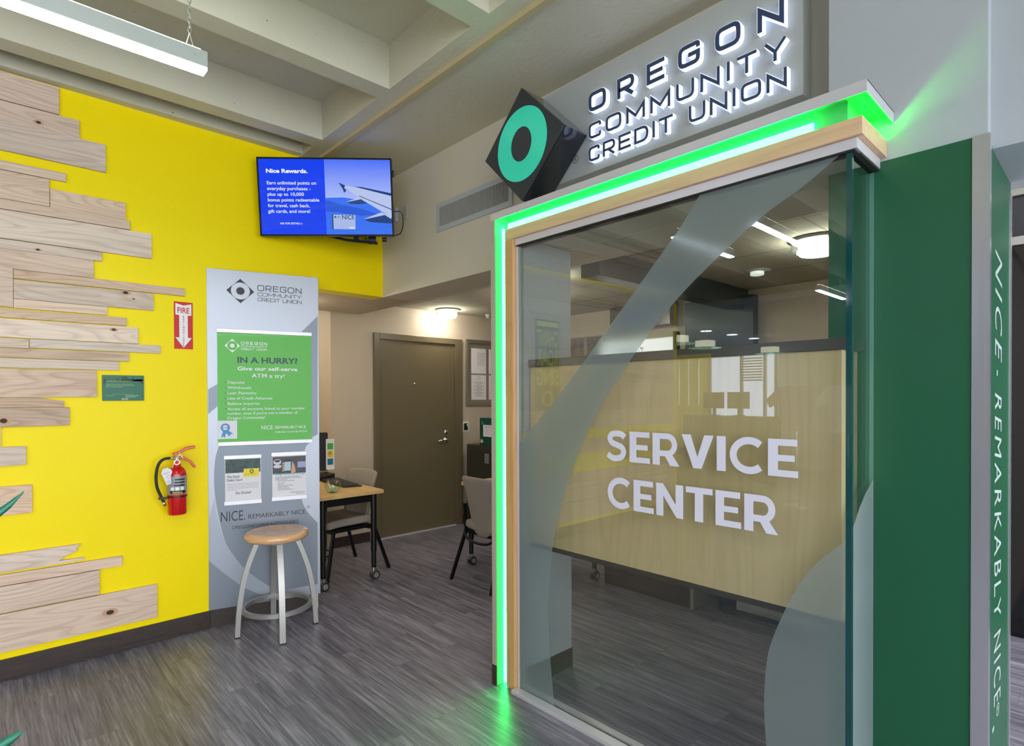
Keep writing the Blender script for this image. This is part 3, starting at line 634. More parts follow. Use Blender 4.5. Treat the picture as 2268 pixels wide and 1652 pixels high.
disc(gt, FP, *FP.px(499.5, 905), .0035, .0035, .0046, 12)
L(wt, 'Access all accounts linked to your member', 504, 908.5, 676, .0175); L(wt, "number, even if you're not a member of", 503.5, 918.5, 659, .0175); L(wt, 'Oregon Community!', 503.5, 928.5, 587, .0175)
L(wt, 'NICE.', 579, 951, 606, .026); L(wt, 'REMARKABLY NICE.', 609.5, 949.5, 678.5, .019); L(wt, 'Federally insured by NCUA', 610, 958.5, 679.5, .013)
wt.obj('emblem_and_name', 'white_print', g); gt.obj('bullet_points', mat('dark_teal_print', (8, 70, 62), .4), g)
aw = MB(); r0 = FP.px(482, 972.5); r1 = FP.px(525, 931); aw.rect(FP, r0[0], r1[0], r0[1], r1[1], .0042, .0045); awo = aw.obj('award_sticker', 'paper', g)
rb = MB(); bc = FP.px(499, 947); ring(rb, FP, bc[0], bc[1], .022, .022, .012, .0047, .005, 18); rb.flat(FP, [(bc[0]+.012, bc[1]-.015), (bc[0]+.048, bc[1]-.042), (bc[0]+.03, bc[1]-.044), (bc[0]+.028, bc[1]-.062), (bc[0]-.004, bc[1]-.028)], .0051); rb.flat(FP, [(bc[0]-.012, bc[1]-.018), (bc[0]-.026, bc[1]-.066), (bc[0]-.012, bc[1]-.056), (bc[0]-.004, bc[1]-.068), (bc[0]+.008, bc[1]-.022)], .0052)
rb.obj('rosette', mat('ribbon_blue', (38, 140, 200), .4), awo)
MB().text(FP, 'PLACE', bc[0], bc[1]-.004, width=.034, cap=.007, n=.0053, align='C', bold=.03).obj('rosette_lettering', 'ink', awo)

h, u0, u1, vb, vt = holder([(495.5, 1009), (579, 1005), (496, 1120)], 'left small flyer with a yellow debit card in a silver holder on the panel')
MB().rect(FP, u0, u1, vt-.026, vt, .002, .012).obj('clip_rail', 'alu', h, bevel=.002); MB().rect(FP, u0, u1, vb, vb+.028, .002, .012).obj('clip_rail', 'alu', h, bevel=.002)
g = MB().rect(FP, u0+.006, u1-.004, vb+.028, vt-.026, .002, .004).obj('sheet', 'paper', h)
ph = MB().rect(FP, u0+.009, u1-.007, vt-.118, vt-.028, .0042, .0045).obj('photo_print', mat('teal_photo', (8, 62, 58), .35, vary=.9, vscale=(40, 40, 40)), g)
cx_, cy_ = FP.px(556, 1047); cdm = MB().prism(FP, [(cx_-.048, cy_-.025), (cx_+.046, cy_-.025), (cx_+.050, cy_+.030), (cx_-.044, cy_+.030)], .0047, .0052).obj('card_print', mat('card_yellow', (232, 214, 10), .4), g)
q = MB(); ring(q, FP, cx_+.004, cy_+.012, .0095, .010, .0055, .0054, .0058, 20); [q.rect(FP, cx_-.038+k*.017, cx_-.026+k*.017, cy_-.008, cy_-.005, .0053, .0056) for k in range(4)]; q.obj('card_lettering', 'ink', cdm)
t = MB(); L(t, 'The Duck', 502.5, 1059, 531, .016, bold=.015); L(t, 'Debit Card', 503, 1066.5, 536, .016, bold=.015); L(t, 'Go Ducks!', 522, 1094.5, 556, .017, bold=.015)
gy = MB()
for i, (tx, x2) in enumerate([('Oregon Community Credit Union is the only place', 573), ('to get the Duck Debit Card. Available with any', 572), ('checking account, it gives you easy access to', 570), ('your account, while packing a little Duck pride into', 573), ('every purchase.', 525)]):
    L(gy, tx, 502.5, 1073.2+i*3.5, x2, .0062)
t.obj('dark_lettering', 'ink', g); gy.obj('small_lettering', 'greyink', g)

h, u0, u1, vb, vt = holder([(600.5, 1002), (679, 998.5), (602, 1110)], 'right small flyer with a coffee cup photo in a silver holder on the panel')
MB().rect(FP, u0, u1, vt-.028, vt, .002, .012).obj('clip_rail', 'alu', h, bevel=.002); MB().rect(FP, u0, u1, vb, vb+.030, .002, .012).obj('clip_rail', 'alu', h, bevel=.002)
g = MB().rect(FP, u0+.005, u1-.004, vb+.03, vt-.028, .002, .004).obj('sheet', 'paper', h)
ph = MB().rect(FP, u0+.008, u1-.007, vt-.150, vt-.032, .0042, .0045).obj('photo_print', mat('dark_photo', (52, 48, 56), .35, vary=.5, vscale=(30, 30, 30)), g)
q = MB(); disc(q, FP, *FP.px(614, 1023), .025, .019, .0047); disc(q, FP, *FP.px(614.5, 1033), .026, .012, .0048); q.obj('cup_print', mat('cup_white', (205, 208, 220), .4), ph)
q = MB(); disc(q, FP, *FP.px(614, 1021), .018, .008, .0050); q.obj('coffee_print', 'ink', ph)
q = MB(); pu, pv = FP.px(637, 1031); q.prism(FP, [(pu-.026, pv-.038), (pu+.022, pv-.038), (pu+.026, pv+.042), (pu-.022, pv+.042)], .0050, .0053); q.obj('phone_print', 'ink', ph)
q = MB(); q.prism(FP, [(pu-.024, pv-.034), (pu+.019, pv-.034), (pu+.021, pv+.027), (pu-.021, pv+.027)], .0054, .0056); q.obj('screen_print', mat('screen_pale', (170, 205, 215), .4), ph)
q = MB(); q.flat(FP, [(pu+.024, pv-.02), (pu+.03, pv+.03), (pu+.045, pv+.0), (pu+.052, pv-.045), (pu+.02, pv-.06)], .0057); [disc(q, FP, pu-.029, pv+.016-j*.016, .007, .006, .0058, 12) for j in range(4)]; q.obj('hand_print', mat('skin_print', (212, 158, 136), .5), ph)
q = MB(); q.rect(FP, *[FP.px(659, 1035)[0], u1-.008], FP.px(659, 1035)[1], FP.px(659, 1022)[1], .0047, .005); q.obj('news_print', mat('news_blue', (160, 170, 215), .5), ph)
t = MB(); L(t, 'We go wherever you go', 607, 1053, 675, .017, bold=.025); t.obj('headline', mat('cyan_print', (70, 170, 180), .4), ph)
gy = MB()
for (x, y, x2) in [(610, 1057.7, 664), (610, 1060.4, 668), (610, 1063.4, 636), (615, 1066.2, 652), (615, 1070.2, 631), (615, 1073.6, 629), (615, 1076.6, 648), (615, 1079.5, 638), (615, 1082.6, 641), (615, 1085.6, 650), (644, 1090.5, 675), (656, 1093, 675)]:
    a = FP.px(x, y); w = FP.px(x2, y)[0]-a[0]; k = 0; random.seed(int(x*y))
    while k < w-.004:
        e_ = min(w, k+.005+random.random()*.012); gy.rect(FP, a[0]+k, a[0]+e_, a[1], a[1]+.0034, .0042, .0045); k = e_+.0025
gy.obj('small_lettering', 'greyink', g)

# ================================================================== STOOL
SX, SY = -3.716, 1.392
st = empty('bar_stool', (SX, SY, 0), 'round wooden seat stool on four bowed silver metal legs in front of the silver panel', 'stool')
MB().lathe([(0, .592), (.15, .592), (.176, .596), (.190, .608), (.194, .622), (.190, .638), (.178, .647), (.155, .649), (.11, .643), (0, .640)], (SX, SY, 0), 56).obj('seat', 'seat', st, smooth=True)
MB().lathe([(0, .580), (.12, .580), (.12, .592), (0, .592)], (SX, SY, 0), 32).obj('swivel_plate', 'silver', st)
for a in (-14, -104, 76, 166):
    d = Vector((math.cos(math.radians(a)), math.sin(math.radians(a)), 0)); sd = Vector((-d.y, d.x, 0))
    pts = smooth([Vector((SX, SY, z))+d*r for r, z in [(.12, .578), (.152, .50), (.19, .38), (.213, .26), (.228, .13), (.236, .004)]], 4)
    MB().bar(pts, .036, .030, sd).obj('leg', 'silver', st, bevel=.001)
    p = Vector((SX, SY, .0))+d*.236
    MB().bar([p+Vector((0, 0, .0005)), p+Vector((0, 0, .008))], .038, .032, sd).obj('foot_cap', 'rubber', st)
rg = MB(); n = 64
for r in (0,):
    prof = [(.212, .150), (.212, .176), (.190, .176), (.190, .150), (.212, .150)]
    rg.lathe(prof, (SX, SY, 0), n)
rg.obj('foot_ring', 'silver', st, smooth=True, auto=True, weld=True)

# ================================================================== TELEVISION
KTV = .925
tc_ = EYE+(Vector((-4.0023, 1.8749, 2.9763))-EYE)*KTV
TL, TR, BR, BL = [EYE+(Vector(p)-EYE)*KTV for p in ((-4.2864, 1.4775, 3.2459), (-3.691, 2.2366, 3.2656), (-3.7181, 2.2724, 2.7066), (-4.3136, 1.5132, 2.687))]
FT = Frame(BL, TR-TL, TL-BL); TW = (TR-TL).length; TH = (TL-BL).length
tv = empty('television', (tc_.x, tc_.y, BL.z), 'wall-mounted television showing a blue rewards slide with an aeroplane wing', 'television')
MB().rect(FT, 0, TW, 0, TH, -.045, -.006).obj('housing', 'black', tv, bevel=.004)
bz = MB(); bz.ribbon(FT, [(.005, .005), (TW-.005, .005), (TW-.005, TH-.005), (.005, TH-.005)], True, .010, -.006, .001); bz.obj('bezel', mat('dark_chrome', (60, 62, 70), .1, .8), tv)
def escreen(name, rgb, e=.9):
    e *= .6; return mat(name, tuple(0 for _ in rgb), .12, emit=e, ecol=rgb, coat=.6)
MB().flat(FT, [(.008, .008), (TW-.008, .008), (TW-.008, TH-.008), (.008, TH-.008)], -.004).obj('screen', escreen('screen_blue', (4, 62, 240), 1.0), tv)
def tpx(pts): return [FT.px(*p) for p in pts]
def clampt(pts): return [(min(max(a, .008), TW-.008), min(max(b, .008), TH-.008)) for a, b in pts]
sky = bpy.data.materials.new('screen_sky'); sky.use_nodes = True; nt = sky.node_tree; b = nt.nodes['Principled BSDF']; b.inputs['Base Color'].default_value = (0, 0, 0, 1); b.inputs['Roughness'].default_value = .12
tcn = nt.nodes.new('ShaderNodeTexCoord'); sp = nt.nodes.new('ShaderNodeSeparateXYZ'); cr = nt.nodes.new('ShaderNodeValToRGB'); nt.links.new(tcn.outputs['Generated'], sp.inputs[0]); nt.links.new(sp.outputs[2], cr.inputs[0]); nt.links.new(cr.outputs[0], b.inputs['Emission Color']); b.inputs['Emission Strength'].default_value = .6
cr.color_ramp.elements[0].color = lin((168, 186, 250))+(1,); cr.color_ramp.elements[1].color = lin((70, 110, 245))+(1,)
split = [(717.5, 352), (724, 519)]
MB().flat(FT, clampt(tpx([(717, 351), (864, 353), (868, 440), (720.5, 440)])), -.0030).obj('sky_picture', sky, tv)
MB().flat(FT, clampt(tpx([(720.5, 438), (760, 437), (800, 443), (868, 441), (871, 521), (723.5, 520)])), -.0026).obj('sea_picture', mat('screen_sea', (0, 0, 0), .12, emit=.6, ecol=(52, 110, 240), coat=.5), tv)
MB().flat(FT, clampt(tpx([(721, 443), (735, 447), (765, 455), (800, 462), (840, 475), (800, 478), (750, 470), (722, 468)])), -.0022).obj('hill_picture', escreen('screen_hill', (30, 92, 225)), tv)
wg = MB(); wg.flat(FT, clampt(tpx([(750, 405), (770, 412), (800, 416), (868, 432), (868, 482), (835, 462), (798, 440), (768, 418), (762, 416)])), -.0018); wg.flat(FT, clampt(tpx([(767, 447), (795, 437), (812, 447)])), -.0018); wg.flat(FT, clampt(tpx([(806, 485), (845, 470), (866, 480), (866, 488)])), -.0018)
wg.obj('wing_picture', escreen('screen_wing', (190, 205, 248)), tv)
wd = MB(); wd.flat(FT, clampt(tpx([(749.5, 404), (765, 411), (762, 415), (767, 422), (762, 427), (759, 418)])), -.0014); wd.flat(FT, clampt(tpx([(768, 447.5), (800, 441), (813, 450), (795, 452), (775, 451)])), -.0014); wd.flat(FT, clampt(tpx([(806, 486), (852, 476), (868, 486), (868, 495), (820, 492)])), -.0014); wd.flat(FT, clampt(tpx([(783, 413), (800, 414), (868, 428), (868, 434)])), -.0014); wd.flat(FT, clampt(tpx([(795, 433), (868, 463), (868, 465), (795, 434.5)])), -.0014)
wd.obj('wing_shadow_picture', escreen('screen_navy', (14, 60, 130)), tv)
cdp = MB().flat(FT, tpx([(735.5, 475), (787, 475.5), (787.5, 508), (736, 507)]), -.0012).obj('card_picture', escreen('screen_card', (176, 192, 240)), tv)
ct = MB(); a, b_ = FT.px(758, 485.5); ct.text(FT, 'NICE', a, b_, width=FT.px(785, 485)[0]-a, cap=.030, n=-.0008, bold=.01); ct.flat(FT, tpx([(735.5, 475), (738, 475), (739, 507), (736, 507)]), -.0008); q0 = FT.px(742.5, 480.5); ct.flat(FT, diamond(q0[0], q0[1], .008), -.0008); logo(ct, FT, FT.px(746, 480)[0], FT.px(755, 480)[0], FT.px(746, 482.5)[1], FT.px(746, 478.5)[1], -.0009, -.0007)
ct.obj('card_lettering', escreen('screen_teal', (10, 80, 110)), tv)
tt = MB()
def T(txt, x, y, x2, bold=0.0, cap=None, n=-.002):
    a, b_ = FT.px(x, y); w = FT.px(x2, y)[0]-a; MB().text(FT, txt, a, b_, width=w, cap=cap, n=n, bold=bold).obj('text_line', escreen('screen_white', (235, 240, 255), 1.1), tv)
T('Nice Rewards.', 589, 382, 681, .035, .027)
for i, (tx, x, x2) in enumerate([('Earn unlimited points on', 591, 700), ('everyday purchases -', 591.5, 688), ('plus up to 10,000', 592.5, 673), ('bonus points redeemable', 593, 707), ('for travel, cash back,', 593.5, 686), ('gift cards, and more!', 594, 687)]): T(tx, x, 408+i*12.6, x2, .006, .022)
T('ASK FOR DETAILS ››', 620, 496.5, 670, .012, .012)
a, b_ = FT.px(774, 506); tt.text(FT, 'VISA', a, b_, width=.035, cap=.011, n=-.0006, bold=.02, slant=.2)
tt.obj('lettering', escreen('screen_white', (235, 240, 255), 1.1), tv)
brk = MB()
brk.bar([FT.at(TW*.40, .03, -.055), FT.at(TW*.62, -.012, -.085), FT.at(TW*.86, -.035, -.085)], .018, .022, (0, 0, 1)); brk.bar([FT.at(TW*.70, .06, -.05), FT.at(TW*.70, -.02, -.075)], .035, .02, FT.u)
brk.bar([FT.at(TW*.82, -.04, -.09), FT.at(TW*.82, .12, -.09)], .05, .025, FT.u); brk.bar([FT.at(TW*.82, .08, -.10), Vector((WX+.012, 2.23, BL.z+.14))], .04, .025, (0, 0, 1))
brk.box(WX+.001, WX+.02, 2.16, 2.30, BL.z+.17, BL.z+.37)
brk.obj('wall_bracket', mat('bracket_metal', (16, 20, 34), .3, .5), tv, bevel=.003)
MB().lathe([(0, 0), (.014, 0), (.014, .03), (0, .03)], FT.at(TW*.905, -.02, -.03), 16, FT.u).obj('sensor_knob', 'black', tv)
MB().rect(FT, TW, TW+.012, TH*.78, TH*.86, -.04, -.02).obj('side_port', 'black', tv)
p0 = FT.at(TW+.004, .17, -.03)
MB().tube(smooth([p0, FT.px(888, 470) and EYE+ray(888, 470)*((p0-EYE).dot(CF)*1.0), EYE+ray(893, 492)*((p0-EYE).dot(CF)*1.005), EYE+ray(888, 515)*((p0-EYE).dot(CF)), EYE+ray(874, 521.5)*((p0-EYE).dot(CF)*.99), FT.at(TW-.03, .01, -.035)], 8), .0035, 8).obj('cable', 'black', tv, smooth=True)
# sockets and vent on the upper wall
o = MB(); q = FV.px(898, 472); o.rect(FV, q[0]-.03, q[0]+.03, q[1]-.055, q[1]+.055, .001, .008); o = o.obj('power_socket', 'lwhite', bevel=.002); tag(o, 'small white wall socket plate with two red dots behind the right edge of the television', 'socket')
MB().rect(FV, q[0]-.004, q[0]+.004, q[1]+.012, q[1]+.02, .0082, .009).rect(FV, q[0]-.004, q[0]+.004, q[1]-.02, q[1]-.012, .0082, .009).obj('socket_dot', 'redp', o)
o = MB(); q = FV.px(880, 478); o.rect(FV, q[0]-.03, q[0]+.02, q[1]-.05, q[1]+.06, .001, .03); tag(o.obj('junction_box', 'lwhite', bevel=.004), 'pale junction box on the wall, half hidden behind the television edge', 'box')
va, vb2, vc, vd = -3.310, -2.525, 2.663, 2.862
vt_ = empty('air_vent', ((va+vb2)/2, YV, vc), 'long white ventilation grille with vertical fins on the upper wall', 'vent')
f = MB(); f.ribbon(FV, [(va+.017, vc+.017), (vb2-.017, vc+.017), (vb2-.017, vd-.017), (va+.017, vd-.017)], True, .034, .001, .010); f.obj('frame', 'lwhite', vt_, bevel=.001)
MB().rect(FV, va+.03, vb2-.03, vc+.03, vd-.03, .0005, .001).obj('backing', mat('vent_dark', (50, 50, 50), .8), vt_)
nf = 52
for i in range(nf):
    x = va+.04+i*(vb2-va-.08)/(nf-1)
    MB().prism(FV, [(x-.0015, vc+.034), (x+.0035, vc+.034), (x+.0035, vd-.034), (x-.0015, vd-.034)], .001, .011).obj('fin', mat('vent_grey', (172, 172, 170), .5), vt_)

# ================================================================== LIT SIGN
SY0 = 2.285
FS = Frame((0, SY0, 0), (1, 0, 0), (0, 0, 1))
sg = empty('illuminated_sign', (-1.3, SY0, 2.64), 'large grey sign board with glowing white-edged credit union lettering above the entrance', 'sign')
MB().rect(FS, -2.28, -.828, 2.64, 3.147, -.085, 0).obj('board', mat('sign_grey', (186, 192, 192), .4, .1), sg, bevel=.002)
LF = .028; KS = (SY0-LF)/2.24
def srow(mb, txt, u0, u1, v0, v1, t, n0, n1, grow, wk): sq_row(mb, FS, txt, u0, u1, v0, v1, t, n0, n1, grow, wk)
rows = [('OREGON', -1.827, -.879, 2.918, 3.012, .165, 1.02), ('COMMUNITY', -1.827, -.869, 2.784, 2.860, .135, 1.08), ('CREDIT UNION', -1.827, -.869, 2.672, 2.744, .135, 1.0)]
for tx, u0, u1, v0, v1, t_, wk in rows:
    u0 *= KS; u1 *= KS; v0 = H+(v0-H)*KS; v1 = H+(v1-H)*KS; t_ += .02
    hgt = v1-v0; k = hgt*wk; tot = sum(SQW[c] for c in tx)*k; gap = ((u1-u0)-tot)/(len(tx)-1); u = u0
    for ch in tx:
        if ch != ' ':
            w = SQW[ch]; g_ = MB(); fc_ = MB()
            for si, (pts, closed) in enumerate(sq_glyph(ch, w, t_)):
                q = [(u+p[0]*k, v0+p[1]*hgt) for p in pts]
                g_.ribbon(FS, q, closed, t_*hgt+.0055, .0005, LF-.0003*si); fc_.ribbon(FS, q, closed, t_*hgt, LF-.001, LF+.0025+.0003*si)
            lo = g_.obj('letter', 'glow', sg); fc_.obj('letter_face', 'navy', lo)
        u += SQW[ch]*k+gap
rm = MB(); cu, cv = -1.952, 2.739; ring(rm, FS, cu, cv, .019, .019, .0025, .0003, .001, 28); rm.text(FS, 'R', cu, cv-.009, cap=.018, n=.0008, align='C'); rm.obj('registered_mark', 'ink', sg)
# cube logo
CY, CRD = 2.10, .298
ccx, ccz = -2.166, 2.832
cb = empty('diamond_emblem', (ccx, 2.2, ccz-CRD), 'dark grey diamond shaped box with a teal ring given a faint glow for reflected light, beside the lit sign', 'sign')
FQ = Frame((0, CY, 0), (1, 0, 0), (0, 0, 1))
MB().prism(FQ, diamond(ccx, ccz, CRD), -.178, -.012).obj('box', 'charcoal', cb, bevel=.004)
MB().prism(FQ, diamond(ccx, ccz, CRD), -.010, 0).obj('face', mat('charcoal_face', (66, 70, 76), .3, .3), cb, bevel=.002)
rm = bpy.data.materials.new('ring_sheen_glow'); rm.use_nodes = True; nt = rm.node_tree; b = nt.nodes['Principled BSDF']; b.inputs['Roughness'].default_value = .25
b.inputs['Base Color'].default_value = lin((70, 205, 180))+(1,); b.inputs['Emission Color'].default_value = lin((10, 190, 160))+(1,); b.inputs['Emission Strength'].default_value = .30; b.inputs['Coat Weight'].default_value = .6; b.inputs['Metallic'].default_value = .35  # slight emission stands in for room light reflected in the ring
MB().flat(FQ, arc(ccx, ccz, .186, .192, 0, 360, 64)[:-1], .002).obj('ring', rm, cb)
MB().flat(FQ, arc(ccx, ccz, .0765, .089, 0, 360, 48)[:-1], .004).obj('centre_disc', mat('charcoal_disc', (64, 70, 76), .35, .2), cb)
# ================================================================== FASCIA, LED CHANNEL, TIMBER FRAME
XL, XR = -2.242, -.524
en = empty('entrance_portal', (-1.4, 1.96, 0), 'aluminium and maple portal frame with a glowing green light channel around the glass front', 'portal')
ZA, ZB = 2.411, 2.448
f = MB()
f.box(XL, XR, 1.947, 1.950, ZA, ZB); f.box(XR-.003, XR, 1.950, YC-.001, ZA, ZB); f.box(XL, XR, 1.950, YC-.001, ZB-.003, ZB)
f.obj('fascia_band', 'alu', en)
f = MB(); f.box(XL, XL+.030, 1.947, 2.376, .105, ZA+.001); f.obj('side_band', mat('side_paint', (178, 172, 158), .5), en)
MB().box(XL-.002, XL+.030, 1.945, 2.376, 0, .105).obj('side_plinth', 'darkbrown', en)
# channel walls (tinted green)
f = MB(); f.box(XL+.03, -.60, 2.030, 2.036, 2.30, ZB-.004); f.box(-.606, -.60, 2.036, YC-.001, 2.30, ZB-.004); f.box(XL+.03, -.60, 1.951, 2.03, ZB-.008, ZB-.004); f.box(-.60, XR-.004, 1.951, YC-.001, ZB-.008, ZB-.004)
f.box(XL+.0305, -2.106, 2.030, 2.036, 0.001, 2.30); f.box(XL+.0301, XL+.033, 1.950, 2.03, 0.001, ZB-.01)
f.obj('light_channel', 'chan', en)
f = MB(); f.box(-2.165, -.544, 1.976, 1.996, 2.302, 2.357); f.box(-.564, -.544, 1.996, YC-.001, 2.302, 2.357); f.box(-2.108, -.606, 1.996, 2.03, 2.302, 2.312)
f.box(-.6, -.564, 1.996, YC-.001, 2.302, 2.312)
f.obj('timber_header', 'maple', en, bevel=.001)
MB().box(-2.165, -2.108, 1.976, 1.996, .002, 2.3015).obj('timber_jamb', 'maplev', en, bevel=.001)
MB().box(-2.112, -2.106, 1.996, 2.03, .002, 2.30).obj('timber_jamb', 'maplev', en)
MB().box(-2.19, -.70, 2.020, 2.029, 2.376, 2.402).obj('light_strip', 'led', en)
MB().box(-2.2085, -2.200, 1.996, 2.028, .004, 2.375).obj('light_strip', 'led', en)
MB().box(-.60, -.585, 2.06, 2.20, 2.335, 2.345).obj('light_strip', led_mat('added_spill_led', (0.0, 75.0, 2.2)), en)  # strip added in the return to throw green onto the column
f = MB(); f.box(-2.104, -.562, 1.990, 2.046, 2.268, 2.3015); f.box(-.600, -.562, 2.046, YC-.006, 2.268, 2.3015); f.obj('glazing_head', 'alu', en, bevel=.001)
f = MB(); f.box(-2.10, -.57, 1.994, 2.042, 2.262, 2.2679); f.box(-.596, -.566, 2.042, YC-.006, 2.262, 2.2679); f.obj('gasket', 'dark', en)
f = MB(); f.box(-2.104, -.56, 1.950, 1.998, 0, .018); f.box(-2.104, -.56, 2.014, 2.05, 0, .018); f.box(-.578, -.56, 2.05, YC-.006, 0, .018); f.obj('sill', 'alu', en, bevel=.001)
MB().box(-2.104, -.58, 1.998, 2.014, 0.001, .010).obj('gasket', 'dark', en)
MB().box(-2.104, -2.090, 1.998, 2.016, .018, 2.262).obj('glazing_channel', 'alu', en)
# top plate inside the box
struct(MB().box(-2.09, -.606, 2.047, YV, 2.308, 2.33), 'ceiling_2', 'white')
# pier beside the glass
struct(MB().box(XL+.03, -2.09, 2.037, 2.40, .002, 2.304), 'wall_pier', mat('pier_grey', (172, 178, 182), .5))
struct(MB().box(-2.09, -2.084, 2.05, 2.402, 0, .102), 'baseboard_pier', 'darkbrown')

# ================================================================== GLASS
gl = empty('glass_screen', (-1.34, 2.006, .018), 'tall green-tinted glass corner screen lettered with the service name', 'glass screen')
MB().box(-2.090, -.5956, 2.0, 2.012, .012, 2.262).obj('front_pane', 'glass', gl)
MB().box(-.5935, -.5815, 2.0165, YC-.006, .018, 2.262).obj('side_pane', 'glass', gl)
MB().box(-.5955, -.5785, 1.9995, 2.0165, .018, 2.262).obj('corner_edge', 'gedge', gl)
MB().box(-.5935, -.5815, YC-.0055, YC-.0045, .018, 2.262).obj('side_edge', mat('pale_edge', (150, 200, 195), .15), gl)
FGf = Frame((0, 2.0, 0), (1, 0, 0), (0, 0, 1))
def gpx(pts): return [FGf.px(*p) for p in pts]
TOPZ, BOTZ = 2.2615, .0185
lft = [(1549, 447), (1510, 500), (1440, 598), (1380, 682), (1330, 750), (1290, 806), (1240, 872), (1190, 935), (1152, 983)]
rgt = [(1228, 1558), (1219, 1460), (1214, 1360), (1216, 1290), (1224, 1210), (1240, 1130), (1266, 1045), (1300, 960), (1345, 875), (1400, 792), (1460, 710), (1520, 640), (1600, 560), (1690, 478), (1780, 412), (1858, 360)]
P_ = gpx(lft); P_[0] = (P_[0][0], TOPZ); P_[-1] = (-2.088, P_[-1][1])
Q_ = gpx(rgt); Q_[0] = (Q_[0][0], BOTZ); Q_[-1] = (Q_[-1][0], TOPZ)
fl = P_+[(-2.088, BOTZ)]+Q_
def fine(pts, n=4):
    v = smooth([Vector((p[0], p[1], 0)) for p in pts], n); return [(q.x, q.y) for q in v]
fl = P_+[(-2.088, BOTZ)]+fine(Q_)
MB().prism(FGf, fl, .0003, .0010).obj('frosted_film', 'film', gl)
rf = [(1886, 1192), (1860, 1207), (1825, 1234), (1791, 1266), (1762, 1306), (1737, 1355), (1715, 1405), (1701, 1450), (1694, 1515), (1693, 1580), (1698, 1660)]
R_ = fine(gpx(rf)); b0 = R_[-1]; 
R_ = [(-.5957, R_[0][1])]+[q for q in R_[1:] if q[0] < -.5957]+[(b0[0]+.01, FGf.px(1712, 1750)[1]), (b0[0]+.045, BOTZ), (-.5957, BOTZ)]
MB().prism(FGf, R_, .0003, .0010).obj('frosted_film', 'film', gl)
FR = Frame((-.5785, 0, 0), (0, 1, 0), (0, 0, 1))
sd_ = [FR.px(1937, 1063), FR.px(1920, 1092), FR.px(1906, 1125), FR.px(1893, 1165)]
z2 = R_[0][1]; FR = Frame((-.5815, 0, 0), (0, 1, 0), (0, 0, 1))
MB().prism(FR, [(2.017, z2+.01)]+[(2.017, BOTZ), (YC-.007, BOTZ)]+[(YC-.007, sd_[0][1])]+sd_[1:], .0003, .0010).obj('frosted_film', 'film', gl)
t = MB()
def bold_glyph(ch):
    """(width, polygons, ribbons) of a heavy plain capital, height 1"""
    if ch == 'E': return .62, [[(0, 0), (.62, 0), (.62, .175), (.21, .175), (.21, .415), (.55, .415), (.55, .58), (.21, .58), (.21, .825), (.60, .825), (.60, 1), (0, 1)]], []
    if ch == 'I': return .215, [[(0, 0), (.215, 0), (.215, 1), (0, 1)]], []
    if ch == 'T': return .70, [[(0, .825), (.24, .825), (.24, 0), (.46, 0), (.46, .825), (.70, .825), (.70, 1), (0, 1)]], []
    if ch == 'V': return .82, [[(0, 1), (.235, 1), (.41, .34), (.585, 1), (.82, 1), (.515, 0), (.305, 0)]], []
    if ch == 'N': return .77, [[(0, 0), (0, 1), (.20, 1), (.56, .40), (.56, 1), (.77, 1), (.77, 0), (.585, 0), (.21, .62), (.21, 0)]], []
    if ch == 'R': return .74, [[(0, 0), (.21, 0), (.21, 1), (0, 1)], [(.30, .40), (.50, 0), (.755, 0), (.51, .42)]], [[(.15, .91), (.40, .91)]+arc(.42, .64, .20, .27, 90, -90, 12)+[(.15, .37)]]
    if ch == 'C': return .80, [], [arc(.46, .5, .36, .415, 47, 313, 26)]
    if ch == 'S': return .68, [], [fine([(.60, .80), (.50, .89), (.34, .915), (.18, .87), (.12, .73), (.20, .60), (.36, .53), (.51, .455), (.565, .30), (.50, .15), (.35, .085), (.19, .10), (.05, .20)], 4)]
def GT(txt, xl, ybl, ytl, xr):
    a, b0 = FGf.px(xl, ybl); h = FGf.px(xl, ytl)[1]-b0; w = FGf.px(xr, ybl)[0]-a; sp = .075
    tot = sum(bold_glyph(c)[0] for c in txt)+sp*(len(txt)-1); k = w/tot; u = a
    for c in txt:
        gw, po, ri = bold_glyph(c); n_ = .0004
        t = MB()
        for p in po: t.prism(FGf, [(u+q[0]*k, b0+q[1]*h) for q in p], .0002, n_); n_ += .0001
        for p in ri: t.ribbon(FGf, [(u+q[0]*k, b0+q[1]*h) for q in p], False, (.20 if c != 'R' else .18)*h, .0002, n_)
        t.obj('letter', 'vinyl_letter', gl)
        u += (gw+sp)*k
M['vinyl_letter'] = mat('white_vinyl', (226, 228, 246), .5)
GT('SERVICE', 1343, 1018, 953, 1768); GT('CENTER', 1345, 1121, 1055, 1722)

# ================================================================== COUNTER CLADDING BEHIND THE GLASS
cp = empty('counter_front', (-1.36, 2.1, .745), 'pale maple counter front hanging behind the service lettering on the glass', 'counter')
MB().box(-2.082, -.629, 2.075, 2.235, .752, 1.652).obj('panel', 'lam', cp, bevel=.002)
MB().box(-2.083, -.6285, 2.078, 2.232, .728, .7515).obj('bottom_rail', 'darkbrown', cp)
MB().box(-2.083, -.610, 2.062, 2.237, 1.6525, 1.690).obj('cap', mat('brown_cap', (84, 74, 66), .3), cp, bevel=.002)

